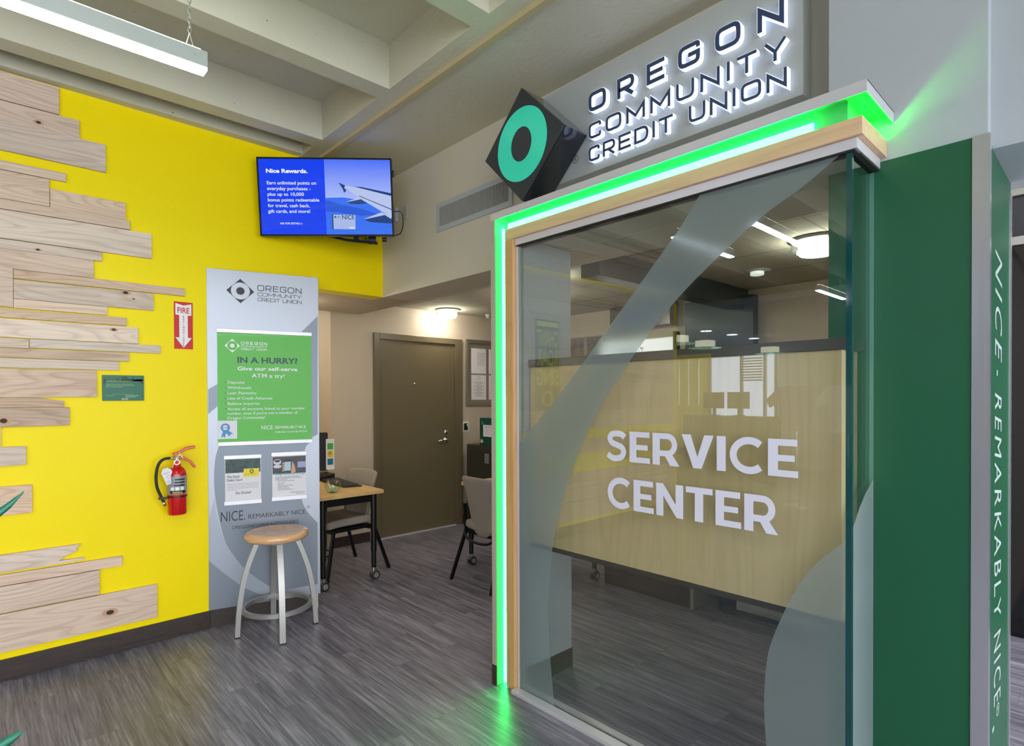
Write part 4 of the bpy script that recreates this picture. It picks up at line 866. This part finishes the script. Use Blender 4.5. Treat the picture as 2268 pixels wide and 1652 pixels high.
# ================================================================== INTERIOR: DOOR AND THINGS ON THE FAR LEFT WALL
dn = tag(empty('door_1', (-5.355, 3.6, 0), None, None), kind='structure')
d0, d1 = 3.077, 4.072
MB().rect(FD, d0-.065, d0, 0, 2.18, .001, .03).rect(FD, d1, d1+.105, 0, 2.18, .001, .03).rect(FD, d0, d1, 2.115, 2.18, .001, .03).obj('door_frame', 'door', dn, bevel=.003)
dl = MB().rect(FD, d0+.003, d1-.003, .012, 2.113, .001, .008).obj('door_leaf', 'door', dn)
MB().rect(FD, d0, d1, 0, .01, .001, .034).obj('threshold', 'alu', dn)
q = FD.px(918, 850, .01); MB().lathe([(0, 0), (.012, 0), (.014, .008), (0, .011)], FD.at(q[0], q[1], .008), 16, (1, 0, 0)).obj('peephole', 'chrome', dl, smooth=True)
q = FD.px(987, 957, .01); MB().lathe([(0, 0), (.03, 0), (.03, .012), (.02, .022), (0, .022)], FD.at(q[0], q[1], .008), 24, (1, 0, 0)).obj('deadbolt', 'chrome', dl, smooth=True)
q = FD.px(986, 974, .01); MB().lathe([(0, 0), (.034, 0), (.034, .012), (.014, .02), (.014, .05), (0, .05)], FD.at(q[0], q[1], .008), 24, (1, 0, 0)).tube([FD.at(q[0], q[1], .055), FD.at(q[0]-.13, q[1]-.003, .055)], .01, 10).obj('door_handle', 'chrome', dl, smooth=True)
o = empty('card_reader', FD.at(4.225, 1.08), 'white switch plate with a small black reader and green light right of the door', 'card reader')
MB().rect(FD, 4.178, 4.283, 1.085, 1.21, .001, .008).obj('plate', 'white_print', o, bevel=.002); MB().rect(FD, 4.208, 4.252, 1.108, 1.188, .008, .03).obj('reader', 'black', o, bevel=.003)
MB().rect(FD, 4.238, 4.245, 1.163, 1.17, .0301, .031).obj('indicator', mat('led_dot', (120, 255, 40), .5, emit=3), o)
o = empty('notice_frame', FD.at(4.7, 1.39), 'silver framed notice board with printed sheets on the wall right of the door', 'notice board')
f = MB(); f.ribbon(FD, [(4.262, 1.415), (5.12, 1.415), (5.12, 2.17), (4.262, 2.17)], True, .045, .002, .03); f.obj('frame', mat('champagne_frame', (150, 146, 132), .35, .7), o, bevel=.004)
MB().rect(FD, 4.28, 5.1, 1.43, 2.155, .002, .010).obj('backing', mat('frame_tan', (132, 122, 106), .6), o)
for (a, b_) in ((4.323, 4.556), (4.60, 4.835)):
    for (c0, c1) in ((1.785, 2.09), (1.468, 1.768)):
        sh = MB().rect(FD, a, b_, c0, c1, .0105, .012).obj('sheet', 'paper', o)
        q = MB()
        for j in range(16 if c0 < 1.7 else 9):
            w_ = .06+.03*math.sin(j*1.7); cc = (a+b_)/2
            if c0 < 1.7: q.rect(FD, cc-w_, cc+w_, c1-.085-j*.0115, c1-.081-j*.0115, .0121, .0124)
            else:
                for kk in range(4): q.rect(FD, a+.10+kk*.03, a+.118+kk*.03, c1-.06-j*.018, c1-.054-j*.018, .0121, .0124)
        if c0 < 1.7: q.ribbon(FD, [(cc-.02, c1-.05), (cc-.02, c1-.03), (cc, c1-.012), (cc+.02, c1-.03), (cc+.02, c1-.05)], True, .004, .0121, .0124)
        q.obj('print', mat('mid_ink', (140, 138, 150), .5), sh)
# cabinet and green box
o = empty('file_cabinet', (-4.7, 4.4, 0), 'dark olive metal file cabinet in the corner beyond the second desk', 'cabinet')
MB().box(-5.195, -4.25, 4.13, 4.75, .0, .955).obj('body', mat('olive_metal', (66, 66, 52), .35, .2), o, bevel=.004)
MB().box(-5.16, -4.28, 4.122, 4.13, .06, .90).obj('side_panel', mat('olive_metal2', (60, 60, 46), .35, .2), o, bevel=.003)
o = empty('green_kiosk_box', (-4.8, 4.3, .955), 'dark green box with a white framed slot standing on the file cabinet', 'box')
MB().box(-4.965, -4.55, 4.135, 4.5, .956, 1.265).obj('housing', mat('box_green', (12, 74, 58), .3), o, bevel=.004)
fk = Frame((0, 4.135, 0), (1, 0, 0), (0, 0, 1)); f = MB().ribbon(fk, [(-4.888, 1.065), (-4.62, 1.065), (-4.62, 1.18), (-4.888, 1.18)], True, .014, .001, .008).obj('bezel', 'white_print', o)
MB().rect(fk, -4.88, -4.63, 1.07, 1.175, .001, .004).obj('card', 'paper', o); MB().rect(fk, -4.945, -4.905, .985, 1.022, .001, .006).obj('tag', mat('cream', (220, 214, 190), .5), o)
MB().rect(fk, -4.935, -4.89, 1.196, 1.203, .001, .002).rect(fk, -4.925, -4.905, 1.215, 1.228, .001, .002).obj('lettering', mat('pale_blue_print', (120, 170, 200), .5), o)
o = MB().rect(Frame((0, 4.122, 0), (1, 0, 0), (0, 0, 1)), -4.86, -4.79, .76, .87, .001, .006).obj('socket_plate', 'silver', None, bevel=.001); tag(o, 'grey power socket plate on the cabinet side behind the grey chair back', 'socket')
# ceiling fittings inside
def round_light(x, y, z, r, label, name='ceiling_light'):
    o = empty(name, (x, y, z-.1), label, 'ceiling light', 'round drum ceiling lights')
    MB().lathe([(0, -.001), (r*.95, -.001), (r*.98, -.012), (r*.8, -.02), (0, -.02)], (x, y, z), 40).obj('base', 'lwhite', o, smooth=True)
    MB().lathe([(0, -.021), (r*.66, -.021), (r*.66, -.085), (r*.62, -.095), (0, -.097)], (x, y, z), 40).obj('diffuser', 'lamp', o, smooth=True, auto=True)
    MB().lathe([(r*.92, -.03), (r*.92, -.068), (r*.90, -.068), (r*.90, -.03), (r*.92, -.03)], (x, y, z), 40).obj('glass_collar', 'clear', o)
    return o
round_light(-5.13, 3.82, 2.48, .14, 'round drum ceiling light glowing above the brown door')
round_light(-1.30, 3.84, 2.48, .17, 'round drum ceiling light seen through the glass beside the column')
round_light(-3.80, 3.85, 2.48, .17, 'added drum light brightening the room from deeper in, hidden behind the pier left of the glass')  # this and the next three are added, unseen lamps filling the room
round_light(-3.18, 3.35, 2.48, .13, 'smaller added drum light brightening the room, hidden behind the pier left of the glass')
round_light(-5.85, 1.85, 2.48, .17, 'added drum light brightening the alcove, unseen behind the silver display')
round_light(-4.65, 1.78, 2.3045, .15, 'added drum light brightening the space over the first desk, hidden by the silver display')
o = empty('downlight', (-1.95, 4.45, 2.44), 'small faint round ceiling downlight near the far wall behind the glass', 'ceiling light')
MB().lathe([(0, -.001), (.10, -.001), (.10, -.008), (0, -.010)], (-1.95, 4.45, 2.48), 32).obj('rim', 'lwhite', o, smooth=True); MB().lathe([(0, -.011), (.05, -.011), (.05, -.035), (0, -.037)], (-1.95, 4.45, 2.48), 32).obj('diffuser', mat('faint_lamp', (240, 240, 230), .4, emit=.5), o, smooth=True, auto=True)
o = MB().lathe([(0, 0), (.035, 0), (.035, -.01), (.024, -.04), (0, -.05)], (-5.13, 4.41, 2.479), 20).obj('smoke_detector', 'lwhite', None, smooth=True); tag(o, 'small white dome fitting on the ceiling right of the round light over the door', 'detector')

# ================================================================== DESKS
HUBS = []
def desk(name, x0, x1, y0, y1, label, legs):
    o = empty(name, ((x0+x1)/2, (y0+y1)/2, 0), label, 'desk', 'maple topped rolling desks')
    MB().box(x0, x1, y0, y1, .710, .740).obj('desktop', 'desk', o, bevel=.002)
    MB().box(x0+.06, x1-.06, y0+.05, y0+.07, .64, .709).box(x0+.06, x1-.06, y1-.07, y1-.05, .64, .709).box(x1-.09, x1-.07, y0+.07, y1-.07, .64, .709).obj('frame', 'blackm', o)
    for (lx, ly) in legs:
        lg_ = MB().tube([(lx, ly, .235), (lx, ly, .709)], .024, 16).tube([(lx, ly, .105), (lx, ly, .235)], .020, 16).obj('leg', 'blackm', o, smooth=True, auto=True)
        ca = MB().lathe([(.0, .062), (.02, .062), (.022, .10), (.0, .104)], (lx, ly, 0), 16); ca.box(lx-.012, lx+.012, ly-.028, ly+.028, .05, .075); ca.obj('caster_fork', 'chrome', lg_)
        for sx in (-1, 1):
            cwh = MB().lathe([(0, 0), (.022, 0), (.03, .003), (.036, .006), (.036, .016), (.03, .02), (0, .02)], (lx+sx*.007, ly+.008, .036), 24, (sx, 0, 0)).obj('caster_wheel', 'rubber', lg_, smooth=True, auto=True)
            HUBS.append(MB().lathe([(0, 0), (.022, 0), (.022, .002), (0, .003)], (lx+sx*.0275, ly+.008, .036), 20, (sx, 0, 0)).obj('caster_hub', 'silver', lg_))
    return o
desk('desk', -5.33, -4.165, 1.74, 2.435, 'rolling desk with a maple top partly hidden behind the silver panel', [(-4.22, 2.37), (-4.22, 1.93), (-5.12, 2.36), (-5.25, 1.85)])
desk('desk', -4.045, -2.86, 3.15, 3.78, 'rolling desk with a maple top behind the glowing portal, in front of the cabinet', [(-4.02+.04, 3.21), (-2.94, 3.66), (-2.94, 3.21), (-3.98, 3.70)])
# monitor on first desk
o = empty('monitor', (-4.62, 2.0, .741), 'black computer monitor with a printed card strip on its edge, on the first desk', 'monitor')
fm = Frame((-4.62, 2.16, .88), (.25, -.97, 0), (0, 0, 1)); fm = Frame((-4.62, 2.16, .88), (-.16, -.987, 0), (0, 0, 1))
MB().rect(fm, 0, .52, 0, .325, -.02, .02).obj('screen_housing', 'black', o, bevel=.008)
MB().box(-4.70, -4.66, 1.87, 1.93, .752, 1.0).obj('stand', 'black', o); MB().box(-4.78, -4.56, 1.78, 2.02, .741, .752).obj('base', 'black', o, bevel=.003)
fs2 = Frame((-4.595, 2.135, .885), (.15, .99, 0), (0, 0, 1))
st_ = MB().rect(fs2, 0, .07, .005, .265, 0, .002).obj('card_strip', 'paper', o)
for j, (nm, cc) in enumerate((('strip_blue', (10, 110, 150)), ('strip_yellow', (224, 190, 20)), ('strip_green', (60, 170, 60)))):
    MB().rect(fs2, .012, .060, .045+j*.065, .098+j*.065, .0021, .0026).obj('colour_card', mat(nm, cc, .4), st_)
q = MB(); ring(q, fs2, .034, .145, .009, .011, .004, .0027, .003, 20); q.obj('card_mark', 'ink', st_)
o = empty('keyboard', (-4.55, 2.3, .741), 'black computer keyboard near the corner of the first desk', 'keyboard')
fk2 = Frame((-4.43, 2.385, .742), (-.985, .04, 0), (.04, .985, 0)); fk2 = Frame((-4.93, 2.40, .742), (.98, -.04, 0), (.04, .98, 0))
MB().add([fk2.at(0, -.15, 0), fk2.at(.47, -.15, 0), fk2.at(.50, 0, 0), fk2.at(0, 0, 0), fk2.at(0, -.15, .022), fk2.at(.47, -.15, .012), fk2.at(.50, 0, .010), fk2.at(0, 0, .022)], [(0,3,2,1),(4,5,6,7),(0,1,5,4),(1,2,6,5),(2,3,7,6),(3,0,4,7)]).obj('body', 'black', o)
kk = MB()
for r_ in range(5):
    for c_ in range(15): kk.rect(fk2, .015+c_*.030, .040+c_*.030, -.138+r_*.027, -.115+r_*.027, .018-.00065*c_, .0245-.00065*c_)
o2 = kk.obj('keys', mat('key_grey', (44, 46, 50), .4), o); tag(o2, kind='stuff')
o = empty('desk_phone', (-5.08, 2.28, .741), 'black desk phone at the back of the first desk beside the silver panel edge', 'phone')
MB().add([(-5.20, 2.17, .742), (-4.98, 2.17, .742), (-4.98, 2.40, .742), (-5.20, 2.40, .742), (-5.20, 2.17, .76), (-4.98, 2.17, .76), (-4.98, 2.40, .80), (-5.20, 2.40, .80)], [(0,3,2,1),(4,5,6,7),(0,1,5,4),(1,2,6,5),(2,3,7,6),(3,0,4,7)]).obj('base', 'black', o, bevel=.004)
MB().bar(smooth([(-5.15, 2.19, .785), (-5.15, 2.23, .802), (-5.15, 2.33, .825), (-5.15, 2.40, .82)]), .05, .025, (1, 0, 0)).obj('handset', 'blackm', o, bevel=.006)
# glass bowl with green sweets
bx, by = -4.31, 2.06
o = empty('glass_bowl', (bx, by, .741), 'small round glass bowl with mint green sweets on the first desk', 'bowl')
prof = [(0, .001), (.034, .001), (.046, .012), (.060, .032), (.063, .05), (.060, .07), (.048, .092), (.044, .096)]
MB().lathe(prof+[(.042, .095), (.046, .09), (.057, .069), (.060, .05), (.057, .034), (.044, .016), (.032, .005), (0, .005)], (bx, by, .741), 40).obj('bowl', 'clear', o, smooth=True)
sw = MB(); random.seed(5)
for i in range(26):
    a = random.random()*6.28; r_ = .036*math.sqrt(random.random()); z_ = .012+random.random()*.02
    sw.lathe([(0, -.005), (.006, -.003), (.008, 0), (.006, .003), (0, .005)], (bx+r_*math.cos(a), by+r_*math.sin(a), .741+z_), 8, (random.random()-.5, random.random()-.5, 1))
q = sw.obj('sweets', mat('mint', (150, 200, 160), .5), o, smooth=True); tag(q, 'mint green and white sweets', kind='stuff')
MB().tube([(bx-.02, by, .76), (bx-.045, by-.02, .83)], .002, 6).tube([(bx-.01, by-.01, .76), (bx-.04, by-.03, .825)], .002, 6).obj('stick', 'white_print', o)

# ================================================================== CHAIRS (one prototype, copied)
def sheet(rows, th):
    """surface through rows of points, given thickness along its normal"""
    mb = MB(); R_, C_ = len(rows), len(rows[0]); P = [[Vector(p) for p in r] for r in rows]
    N = [[None]*C_ for _ in range(R_)]
    for i in range(R_):
        for j in range(C_):
            du = P[min(i+1, R_-1)][j]-P[max(i-1, 0)][j]; dv = P[i][min(j+1, C_-1)]-P[i][max(j-1, 0)]; N[i][j] = du.cross(dv).normalized()
    vs = [P[i][j] for i in range(R_) for j in range(C_)]+[P[i][j]+N[i][j]*th for i in range(R_) for j in range(C_)]
    k = R_*C_; fs = []
    for i in range(R_-1):
        for j in range(C_-1):
            a = i*C_+j; fs += [(a, a+1, a+C_+1, a+C_), (k+a, k+a+C_, k+a+C_+1, k+a+1)]
    for i in range(R_-1): a = i*C_; fs += [(a, a+C_, k+a+C_, k+a)]; a = i*C_+C_-1; fs += [(a, k+a, k+a+C_, a+C_)]
    for j in range(C_-1): fs += [(j, k+j, k+j+1, j+1)]; a = (R_-1)*C_+j; fs += [(a, a+1, k+a+1, k+a)]
    mb.add(vs, fs); return mb
ch = empty('guest_chair', (0, 0, 0), 'grey upholstered guest chair tucked under the far side of the first desk', 'chair', 'grey guest chairs')
rows = []
for i in range(9):
    v = i/8; z = .36+.50*v; y = -.20-.03*v-.05*v*v; hw_ = (.20-.03*(1-v)**2)+.035*v**2
    row = []
    for j in range(11):
        s_ = -1+2*j/10; zz = z-(.018*abs(s_)**3 if i == 8 else 0)-(.0 if i else -.09*abs(s_)**3)
        row.append((s_*hw_, y+.045*s_*s_, zz))
    rows.append(row)
bk = sheet(rows, .035).obj('backrest', 'fabric', ch, smooth=True, bevel=0, origin=(0, -.2, .36)); mdf = bk.modifiers.new('b', 'SUBSURF'); mdf.levels = 1; mdf.render_levels = 1
rows = []
for i in range(8):
    v = i/7; y = -.20+.44*v; row = []
    for j in range(9):
        s_ = -1+2*j/8; row.append((s_*(.225-.01*v), y, .405+.02*s_*s_-.02*max(0, v-.8)*5*.6))
    rows.append(row)
sheet([list(reversed(r)) for r in rows], .065).obj('seat', 'fabric', ch, smooth=False, bevel=.02, origin=(0, 0, .4))
MB().box(-.2, .2, -.19, .22, .375, .402).obj('seat_frame', 'blackm', ch, bevel=.004)
for sx in (-1, 1):
    MB().bar([(sx*.215, -.20, .62), (sx*.225, -.18, .40), (sx*.262, -.31, .0)], .028, .020, (0, 1, 0)).obj('leg', 'blackm', ch, bevel=.002)
    MB().bar([(sx*.20, .19, .39), (sx*.245, .28, .0)], .028, .020, (0, 1, 0)).obj('leg', 'blackm', ch, bevel=.002)
MB().tube(smooth([(-.2, -.21, .42), (-.15, -.235, .355), (0, -.245, .335), (.15, -.235, .355), (.2, -.21, .42)]), .011, 10).obj('back_frame', 'blackm', ch, smooth=True)
def dup(root, loc, rz, label):
    r = root.copy(); COL.objects.link(r); r.location = loc; r.rotation_euler = (0, 0, rz); r['label'] = label
    for c_ in list(root.children):
        k_ = c_.copy(); COL.objects.link(k_); k_.parent = r
    return r
dup(ch, (-3.50, 3.13, 0), math.radians(-2), 'grey upholstered guest chair seen from behind, beside the green light channel at the second desk')
ch.location = (-4.64, 2.29, 0); ch.rotation_euler = (0, 0, math.radians(185))

# ================================================================== BACK OF THE ROOM SEEN THROUGH THE GLASS
o = empty('low_bookcase', (-2.45, 3.8, 0), 'long dark brown cabinet base standing on the floor under the counter front', 'cabinet')
MB().box(-2.842, -2.075, 3.665, 4.05, 0, .70).obj('body', 'darkbrown', o, bevel=.002)
MB().box(-2.072, -2.045, 3.645, 4.05, 0, .72).obj('end_panel', mat('end_grey', (150, 144, 128), .5), o)
MB().box(-2.86, -.9, 3.64, 4.1, .721, .745).obj('worktop', 'desk', o)
tag(MB().lathe([(0, 0), (.10, 0), (.115, .30), (.105, .30), (.09, .01), (0, .01)], (-1.86, 3.86, 0), 32).obj('waste_bin', 'black', None, smooth=True, auto=True), 'round black waste bin on the floor left of the white machine', 'bin')
o = empty('floor_printer', (-1.4, 3.95, .02), 'pale grey office machine on the floor at the right end under the counter', 'printer')
MB().box(-1.80, -.95, 3.77, 4.2, .035, .45).obj('body', mat('printer_grey', (176, 180, 184), .5), o, bevel=.012)
MB().box(-1.70, -1.0, 3.758, 3.77, .07, .16).obj('drawer', mat('printer_grey2', (188, 190, 196), .5), o, bevel=.003)
MB().box(-1.76, -1.0, 3.8, 4.15, 0, .034).obj('base', 'black', o)
def atY(Y, x, y): p = ony(x, y, Y); return p.x, p.z
FI = Frame((0, 4.6, 0), (1, 0, 0), (0, 0, 1))
o = empty('lobby_sign', (-3.1, 4.6, 1.8), 'white interior sign panel with dark credit union lettering behind the glass', 'sign')
a = FI.px(1493, 800); b_ = FI.px(1493, 745)
MB().rect(FI, -3.6, a[0], a[1], b_[1], -.06, 0).obj('panel', mat('bright_white', (240, 242, 245), .4, emit=.35), o)
MB().rect(FI, -3.6, a[0]+.0, b_[1]+.001, b_[1]+.045, -.06, .02).obj('top_rail', mat('olive_rail', (170, 170, 130), .4), o)
MB().rect(FI, a[0]+.001, a[0]+.025, a[1], b_[1]+.045, -.06, .02).obj('end_rail', 'dark', o)
t = MB(); r_ = FI.px(1424, 783); logo(t, FI, r_[0]-.30, r_[0], FI.px(1424, 784)[1], FI.px(1424, 768)[1], .001, .003, t=.16); t.obj('lettering', 'ink', o)
MB().box(-3.4, -3.35, 4.62, 4.66, 0, a[1]).box(-2.8, -2.75, 4.62, 4.66, 0, a[1]).obj('post', 'silver', o)
FW = Frame((0, 5.215, 0), (1, 0, 0), (0, 0, 1))
for i, (x0, x1, lab, nm) in enumerate(((1244, 1297, 'dark photograph of a building on the far wall left of the frosted band', 'barn'), (1301, 1400, 'dark speckled foliage photograph on the far wall, half behind the frosted band', 'leaf'))):
    a = FW.px(x0, 806); b_ = FW.px(x1, 746 if i == 0 else 740); c_ = FW.px(1297, 750)
    o = empty('framed_photograph', FW.at((a[0]+b_[0])/2, a[1]), lab, 'picture', 'photographs on the far wall')
    z0, z1 = 1.90, 2.20
    MB().rect(FW, a[0], b_[0], z0-.03, z1, .001, .02).obj('canvas', mat('photo_'+nm, (92, 84, 82) if i == 0 else (76, 74, 74), .5, vary=.8, vscale=(25, 25, 25) if i else (7, 7, 7)), o, bevel=.002)
    MB().ribbon(FW, [(a[0], z0-.03), (b_[0], z0-.03), (b_[0], z1), (a[0], z1)], True, .012, .001, .024).obj('frame', mat('thin_frame', (170, 160, 150), .4), o)
o = empty('dark_display', (-3.3, 5.15, 1.8), 'large dark brown display panel with a blue tint high on the far wall', 'display')
a = FW.px(1328, 800); b_ = FW.px(1500, 640)
MB().box(a[0]+.25, b_[0], 5.08, 5.2, 2.23, 2.47).obj('housing', mat('display_brown', (50, 40, 38), .25), o, bevel=.004)
MB().box(a[0]+.45, a[0]+.85, 5.07, 5.08, 2.25, 2.45).obj('screen', mat('display_blue', (20, 26, 90), .2, emit=.15), o)
o = MB().box(-2.52, -2.36, 3.0, 5.2, 2.305, 2.479).obj('bulkhead', mat('slate_grey', (58, 66, 72), .3), None, bevel=.004); tag(o, 'long dark slate ceiling bulkhead running away behind the frosted band', 'bulkhead')
o = MB().box(-2.95, -2.27, 5.10, 5.2, .02, 2.42).obj('dark_screen_wall', mat('blue_grey', (52, 64, 74), .35), None, bevel=.003); tag(o, 'dark blue-grey panel on the far wall right of the white interior sign', 'panel')

# ================================================================== LONG CEILING LIGHTS
def linear(x, y0, y1, z, label, chains):
    o = empty('linear_light', (x, (y0+y1)/2, z-.0), label, 'ceiling light', 'long suspended ceiling lights')
    MB().box(x-.026, x+.026, y0, y1, z+.003, z+.056).obj('housing', mat('fixture_grey', (176, 182, 180), .4, .3), o, bevel=.002)
    MB().box(x-.021, x+.023, y0+.003, y1-.002, z-.006, z+.0029).obj('lens', 'tube', o)
    MB().box(x-.020, x+.020, y0+.02, y1-.02, z+.0565, z+.060).obj('added_uplight', mat('ceiling_fill_glow', (255, 255, 255), .5, emit=UPL, ecol=(246, 248, 226)), o)  # unseen strip added on the housing to brighten the ceiling
    for yy in chains:
        cm = MB(); zz = z+.056
        cm.tube([(x-.022, yy-.012, zz), (x, yy, zz+.055)], .0015, 6).tube([(x+.027, yy+.010, zz-.025), (x, yy, zz+.055)], .0015, 6)
        for j in range(8):
            c0 = Vector((x, yy, zz+.055+j*.016+.008)); ax = Vector((1, 0, 0)) if j % 2 else Vector((0, 1, 0))
            cm.tube([c0+ax*.005*math.cos(q_)+Vector((0, 0, .011*math.sin(q_))) for q_ in [k_*math.pi/5 for k_ in range(11)]], .0013, 5, caps=False)
        cm.tube([(x, yy, zz+.18), (x, yy, 3.479)], .0012, 5)
        cm.obj('chain', 'silver', o)
ZL = 2.58
linear(-2.077, -.265, .557, ZL, 'long glowing light hanging on a chain at the upper left, under the concrete ceiling', [.51, -.22])
linear(-1.575, -.27, .50, ZL, 'long light parallel to the visible one, mirrored beside the round lamp in the glass', [.45, -.22])
linear(-2.13, -3.07, -2.27, ZL, 'long light of the rear row, mirrored low at the right of the glass', [-2.4, -2.95])
linear(-1.575, -3.07, -2.27, ZL, 'added long fill light in the rear row, unseen behind the camera', [-2.4, -2.95])  # added out of sight for more light
for x_, nm_ in ((.9, 'nearer'), (2.4, 'farther')):
    linear(x_, -2.2, .6, ZL, 'added long fill light over the hall right of the camera, the %s one' % nm_, [.4, -2.0])  # both added out of view to light the hall

# ================================================================== POSTER ON THE BOARDS (reflected in the glass)
po = empty('chant_poster', (WX+.022, -.27, 1.40), 'dark green poster with yellow lettering on the boards, seen mirrored in the glass', 'poster')
FO = Frame((WX+.0205, 0, 0), (0, 1, 0), (0, 0, 1))
MB().rect(FO, -.45, -.09, 1.36, 2.29, .0, .004).obj('sheet', mat('poster_dark', (40, 60, 44), .5), po)
t = MB()
for tx, v0 in (('CHANT', 2.02), ('ROAR', 1.82), ('SING', 1.62)): t.text(FO, tx, -.43, v0, width=.32, cap=.17, n=.005, bold=.02)
ring(t, FO, -.27, 1.48, .07, .07, .02, .0045, .005, 24)
t.rect(FO, -.43, -.11, 2.22, 2.27, .0045, .005)
t.obj('lettering', mat('poster_yellow', (244, 246, 90), .5), po)

# ================================================================== SHOP BEHIND THE CAMERA (seen mirrored in the glass)
struct(B(-9, 5, -9.2, -9, 0, 3.5).box(-9, WX-.16, -3.0, -2.8, 0, 3.5).box(-9.2, -9, -9.2, -2.8, 0, 3.5), 'wall_behind', mat('shop_wall', (150, 150, 146), .6))
struct(B(-9, 0, -9, -3.4, 2.72, 2.8), 'ceiling_shop', mat('shop_ceiling', (150, 158, 172), .7))
o = empty('slat_wall', (-6.75, -8.0, .3), 'yellow shop slat wall with metal hooks behind the camera', 'slat wall')
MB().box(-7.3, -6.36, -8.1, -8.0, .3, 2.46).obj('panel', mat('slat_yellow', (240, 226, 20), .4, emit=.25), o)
for x in (-7.1, -6.85, -6.6): MB().tube([(x, -7.98, 2.35), (x, -7.98, 1.3)], .018, 8).tube([(x, -7.98, 2.2), (x, -7.7, 2.2)], .012, 8).obj('hook_rail', 'chrome', o)
o = empty('shop_window', (-5.5, -8.0, .9), 'bright shop window with white blinds behind the camera', 'window')
MB().box(-6.34, -4.86, -8.1, -8.05, .9, 2.36).obj('pane', mat('day_window', (0, 0, 0), .3, emit=2.4, ecol=(214, 228, 255)), o)
for x in (-6.33, -5.6, -5.1, -4.87): MB().box(x-.03, x+.03, -8.04, -7.98, .9, 2.36).obj('mullion', 'lwhite', o)
bl = MB()
for j in range(9): bl.box(-5.56, -5.14, -7.97, -7.93, 1.82+j*.058, 1.85+j*.058)
tag(bl.obj('blind', 'lwhite', o), kind='stuff')
for i, (x, y) in enumerate([(-4.94, -4.3), (-5.05, -5.4), (-4.83, -7.6)]):
    z = 2.36; o = empty('pendant_lamp', (x, y, z), 'round pendant lamp with a glass disc, %s of the three in the shop' % ('nearest', 'middle', 'farthest')[i], 'pendant lamp', 'pendant lamps over the shop')
    MB().lathe([(0, .0), (.17, 0), (.17, .12), (0, .12)], (x, y, z), 32).obj('shade', mat('pendant_shade', (236, 226, 200), .5, emit=2.2), o, smooth=True, auto=True); MB().lathe([(.0, -.01), (.28, -.01), (.28, -.002), (0, -.002)], (x, y, z), 32).obj('disc', mat('disc_green', (120, 210, 170), .1, emit=.8), o); MB().tube([(x, y, z+.12), (x, y, 2.72)], .006, 6).obj('stem', 'silver', o)
for i, (x, y) in enumerate([(-5.31, -5.92), (-5.28, -6.9), (-5.31, -7.95)]):
    tag(MB().lathe([(0, 0), (.10, 0), (.10, -.01), (0, -.01)], (x, y, 2.719), 24).obj('recessed_light', mat('downlight_glow', (255, 255, 255), .4, emit=5)), 'flat round recessed light, %s in the row of three in the shop' % ('nearest', 'middle', 'farthest')[i], 'ceiling light', 'recessed lights in the shop')
def tee(x, y, z, m_, label):
    f_ = Frame((x, y, z), (-.97, .25, 0), (0, 0, 1)); o = MB().prism(f_, [(-.2, 0), (.2, 0), (.21, .40), (.33, .31), (.38, .42), (.22, .60), (.08, .62), (0, .60), (-.08, .62), (-.22, .60), (-.38, .42), (-.33, .31), (-.21, .40)], -.05, .05).obj('tee_shirt', m_, None, bevel=.02); tag(o, label, 'shirt')
    s_ = tag(MB().tube([(x, y, .0), (x, y, z)], .012, 8).lathe([(0, 0), (.16, 0), (.16, .012), (0, .012)], (x, y, 0), 24).obj('display_stand', 'chrome'), 'slim chrome stand under the %s on display' % label.split(' on ')[0], 'stand')
tee(-2.36, -4.0, 1.02, 'lwhite', 'white tee shirt on display in the shop, behind the camera')
tee(-3.02, -4.1, 1.02, mat('lilac', (176, 160, 180), .8), 'lilac tee shirt on display in the shop, behind the camera')
for x, lb in ((-5.72, 'left'), (-5.2, 'right')):
    o = empty('shop_monitor', (x, -7.0, 1.1), 'dark computer monitor on the shop counter, the %s one' % lb, 'monitor'); MB().box(x-.22, x+.22, -7.02, -6.98, 1.25, 1.58).obj('screen', 'black', o); MB().box(x-.03, x+.03, -7.05, -7.02, 1.12, 1.3).box(x-.1, x+.1, -7.1, -6.95, 1.101, 1.12).obj('stand', 'black', o)
tag(MB().box(-6.3, -4.5, -7.3, -6.8, 0, 1.10).obj('shop_counter', 'darkbrown', bevel=.004), 'dark shop counter carrying two monitors behind the camera', 'counter')

# ================================================================== LEAF TIPS AT THE LEFT EDGE
for (pts, lab) in ((((-40, 1160), (0, 1135), (30, 1112), (52, 1090)), 'teal green leaf tip poking in at the left edge over the lower boards'), (((-60, 1690), (0, 1652), (30, 1635), (50, 1622)), 'teal green leaf tip at the lower left corner of the floor')):
    P3 = [onx(px_, py_, -1.25) for px_, py_ in pts]; fl_ = MB(); ws = [.012, .012, .010, .003]
    vs = []
    for p, w in zip(P3, ws):
        up = Vector((0, .35, .9)).normalized(); vs += [p+up*w, p+Vector((.004, 0, 0)), p-up*w, p-Vector((.002, 0, 0))]
    fl_.add(vs, [(i*4+k, i*4+(k+1) % 4, (i+1)*4+(k+1) % 4, (i+1)*4+k) for i in range(3) for k in range(4)]+[(3, 2, 1, 0), (12, 13, 14, 15)])
    tag(fl_.obj('plant_leaf', mat('teal_leaf', (46, 128, 104), .4), None, smooth=True), lab, 'leaf')
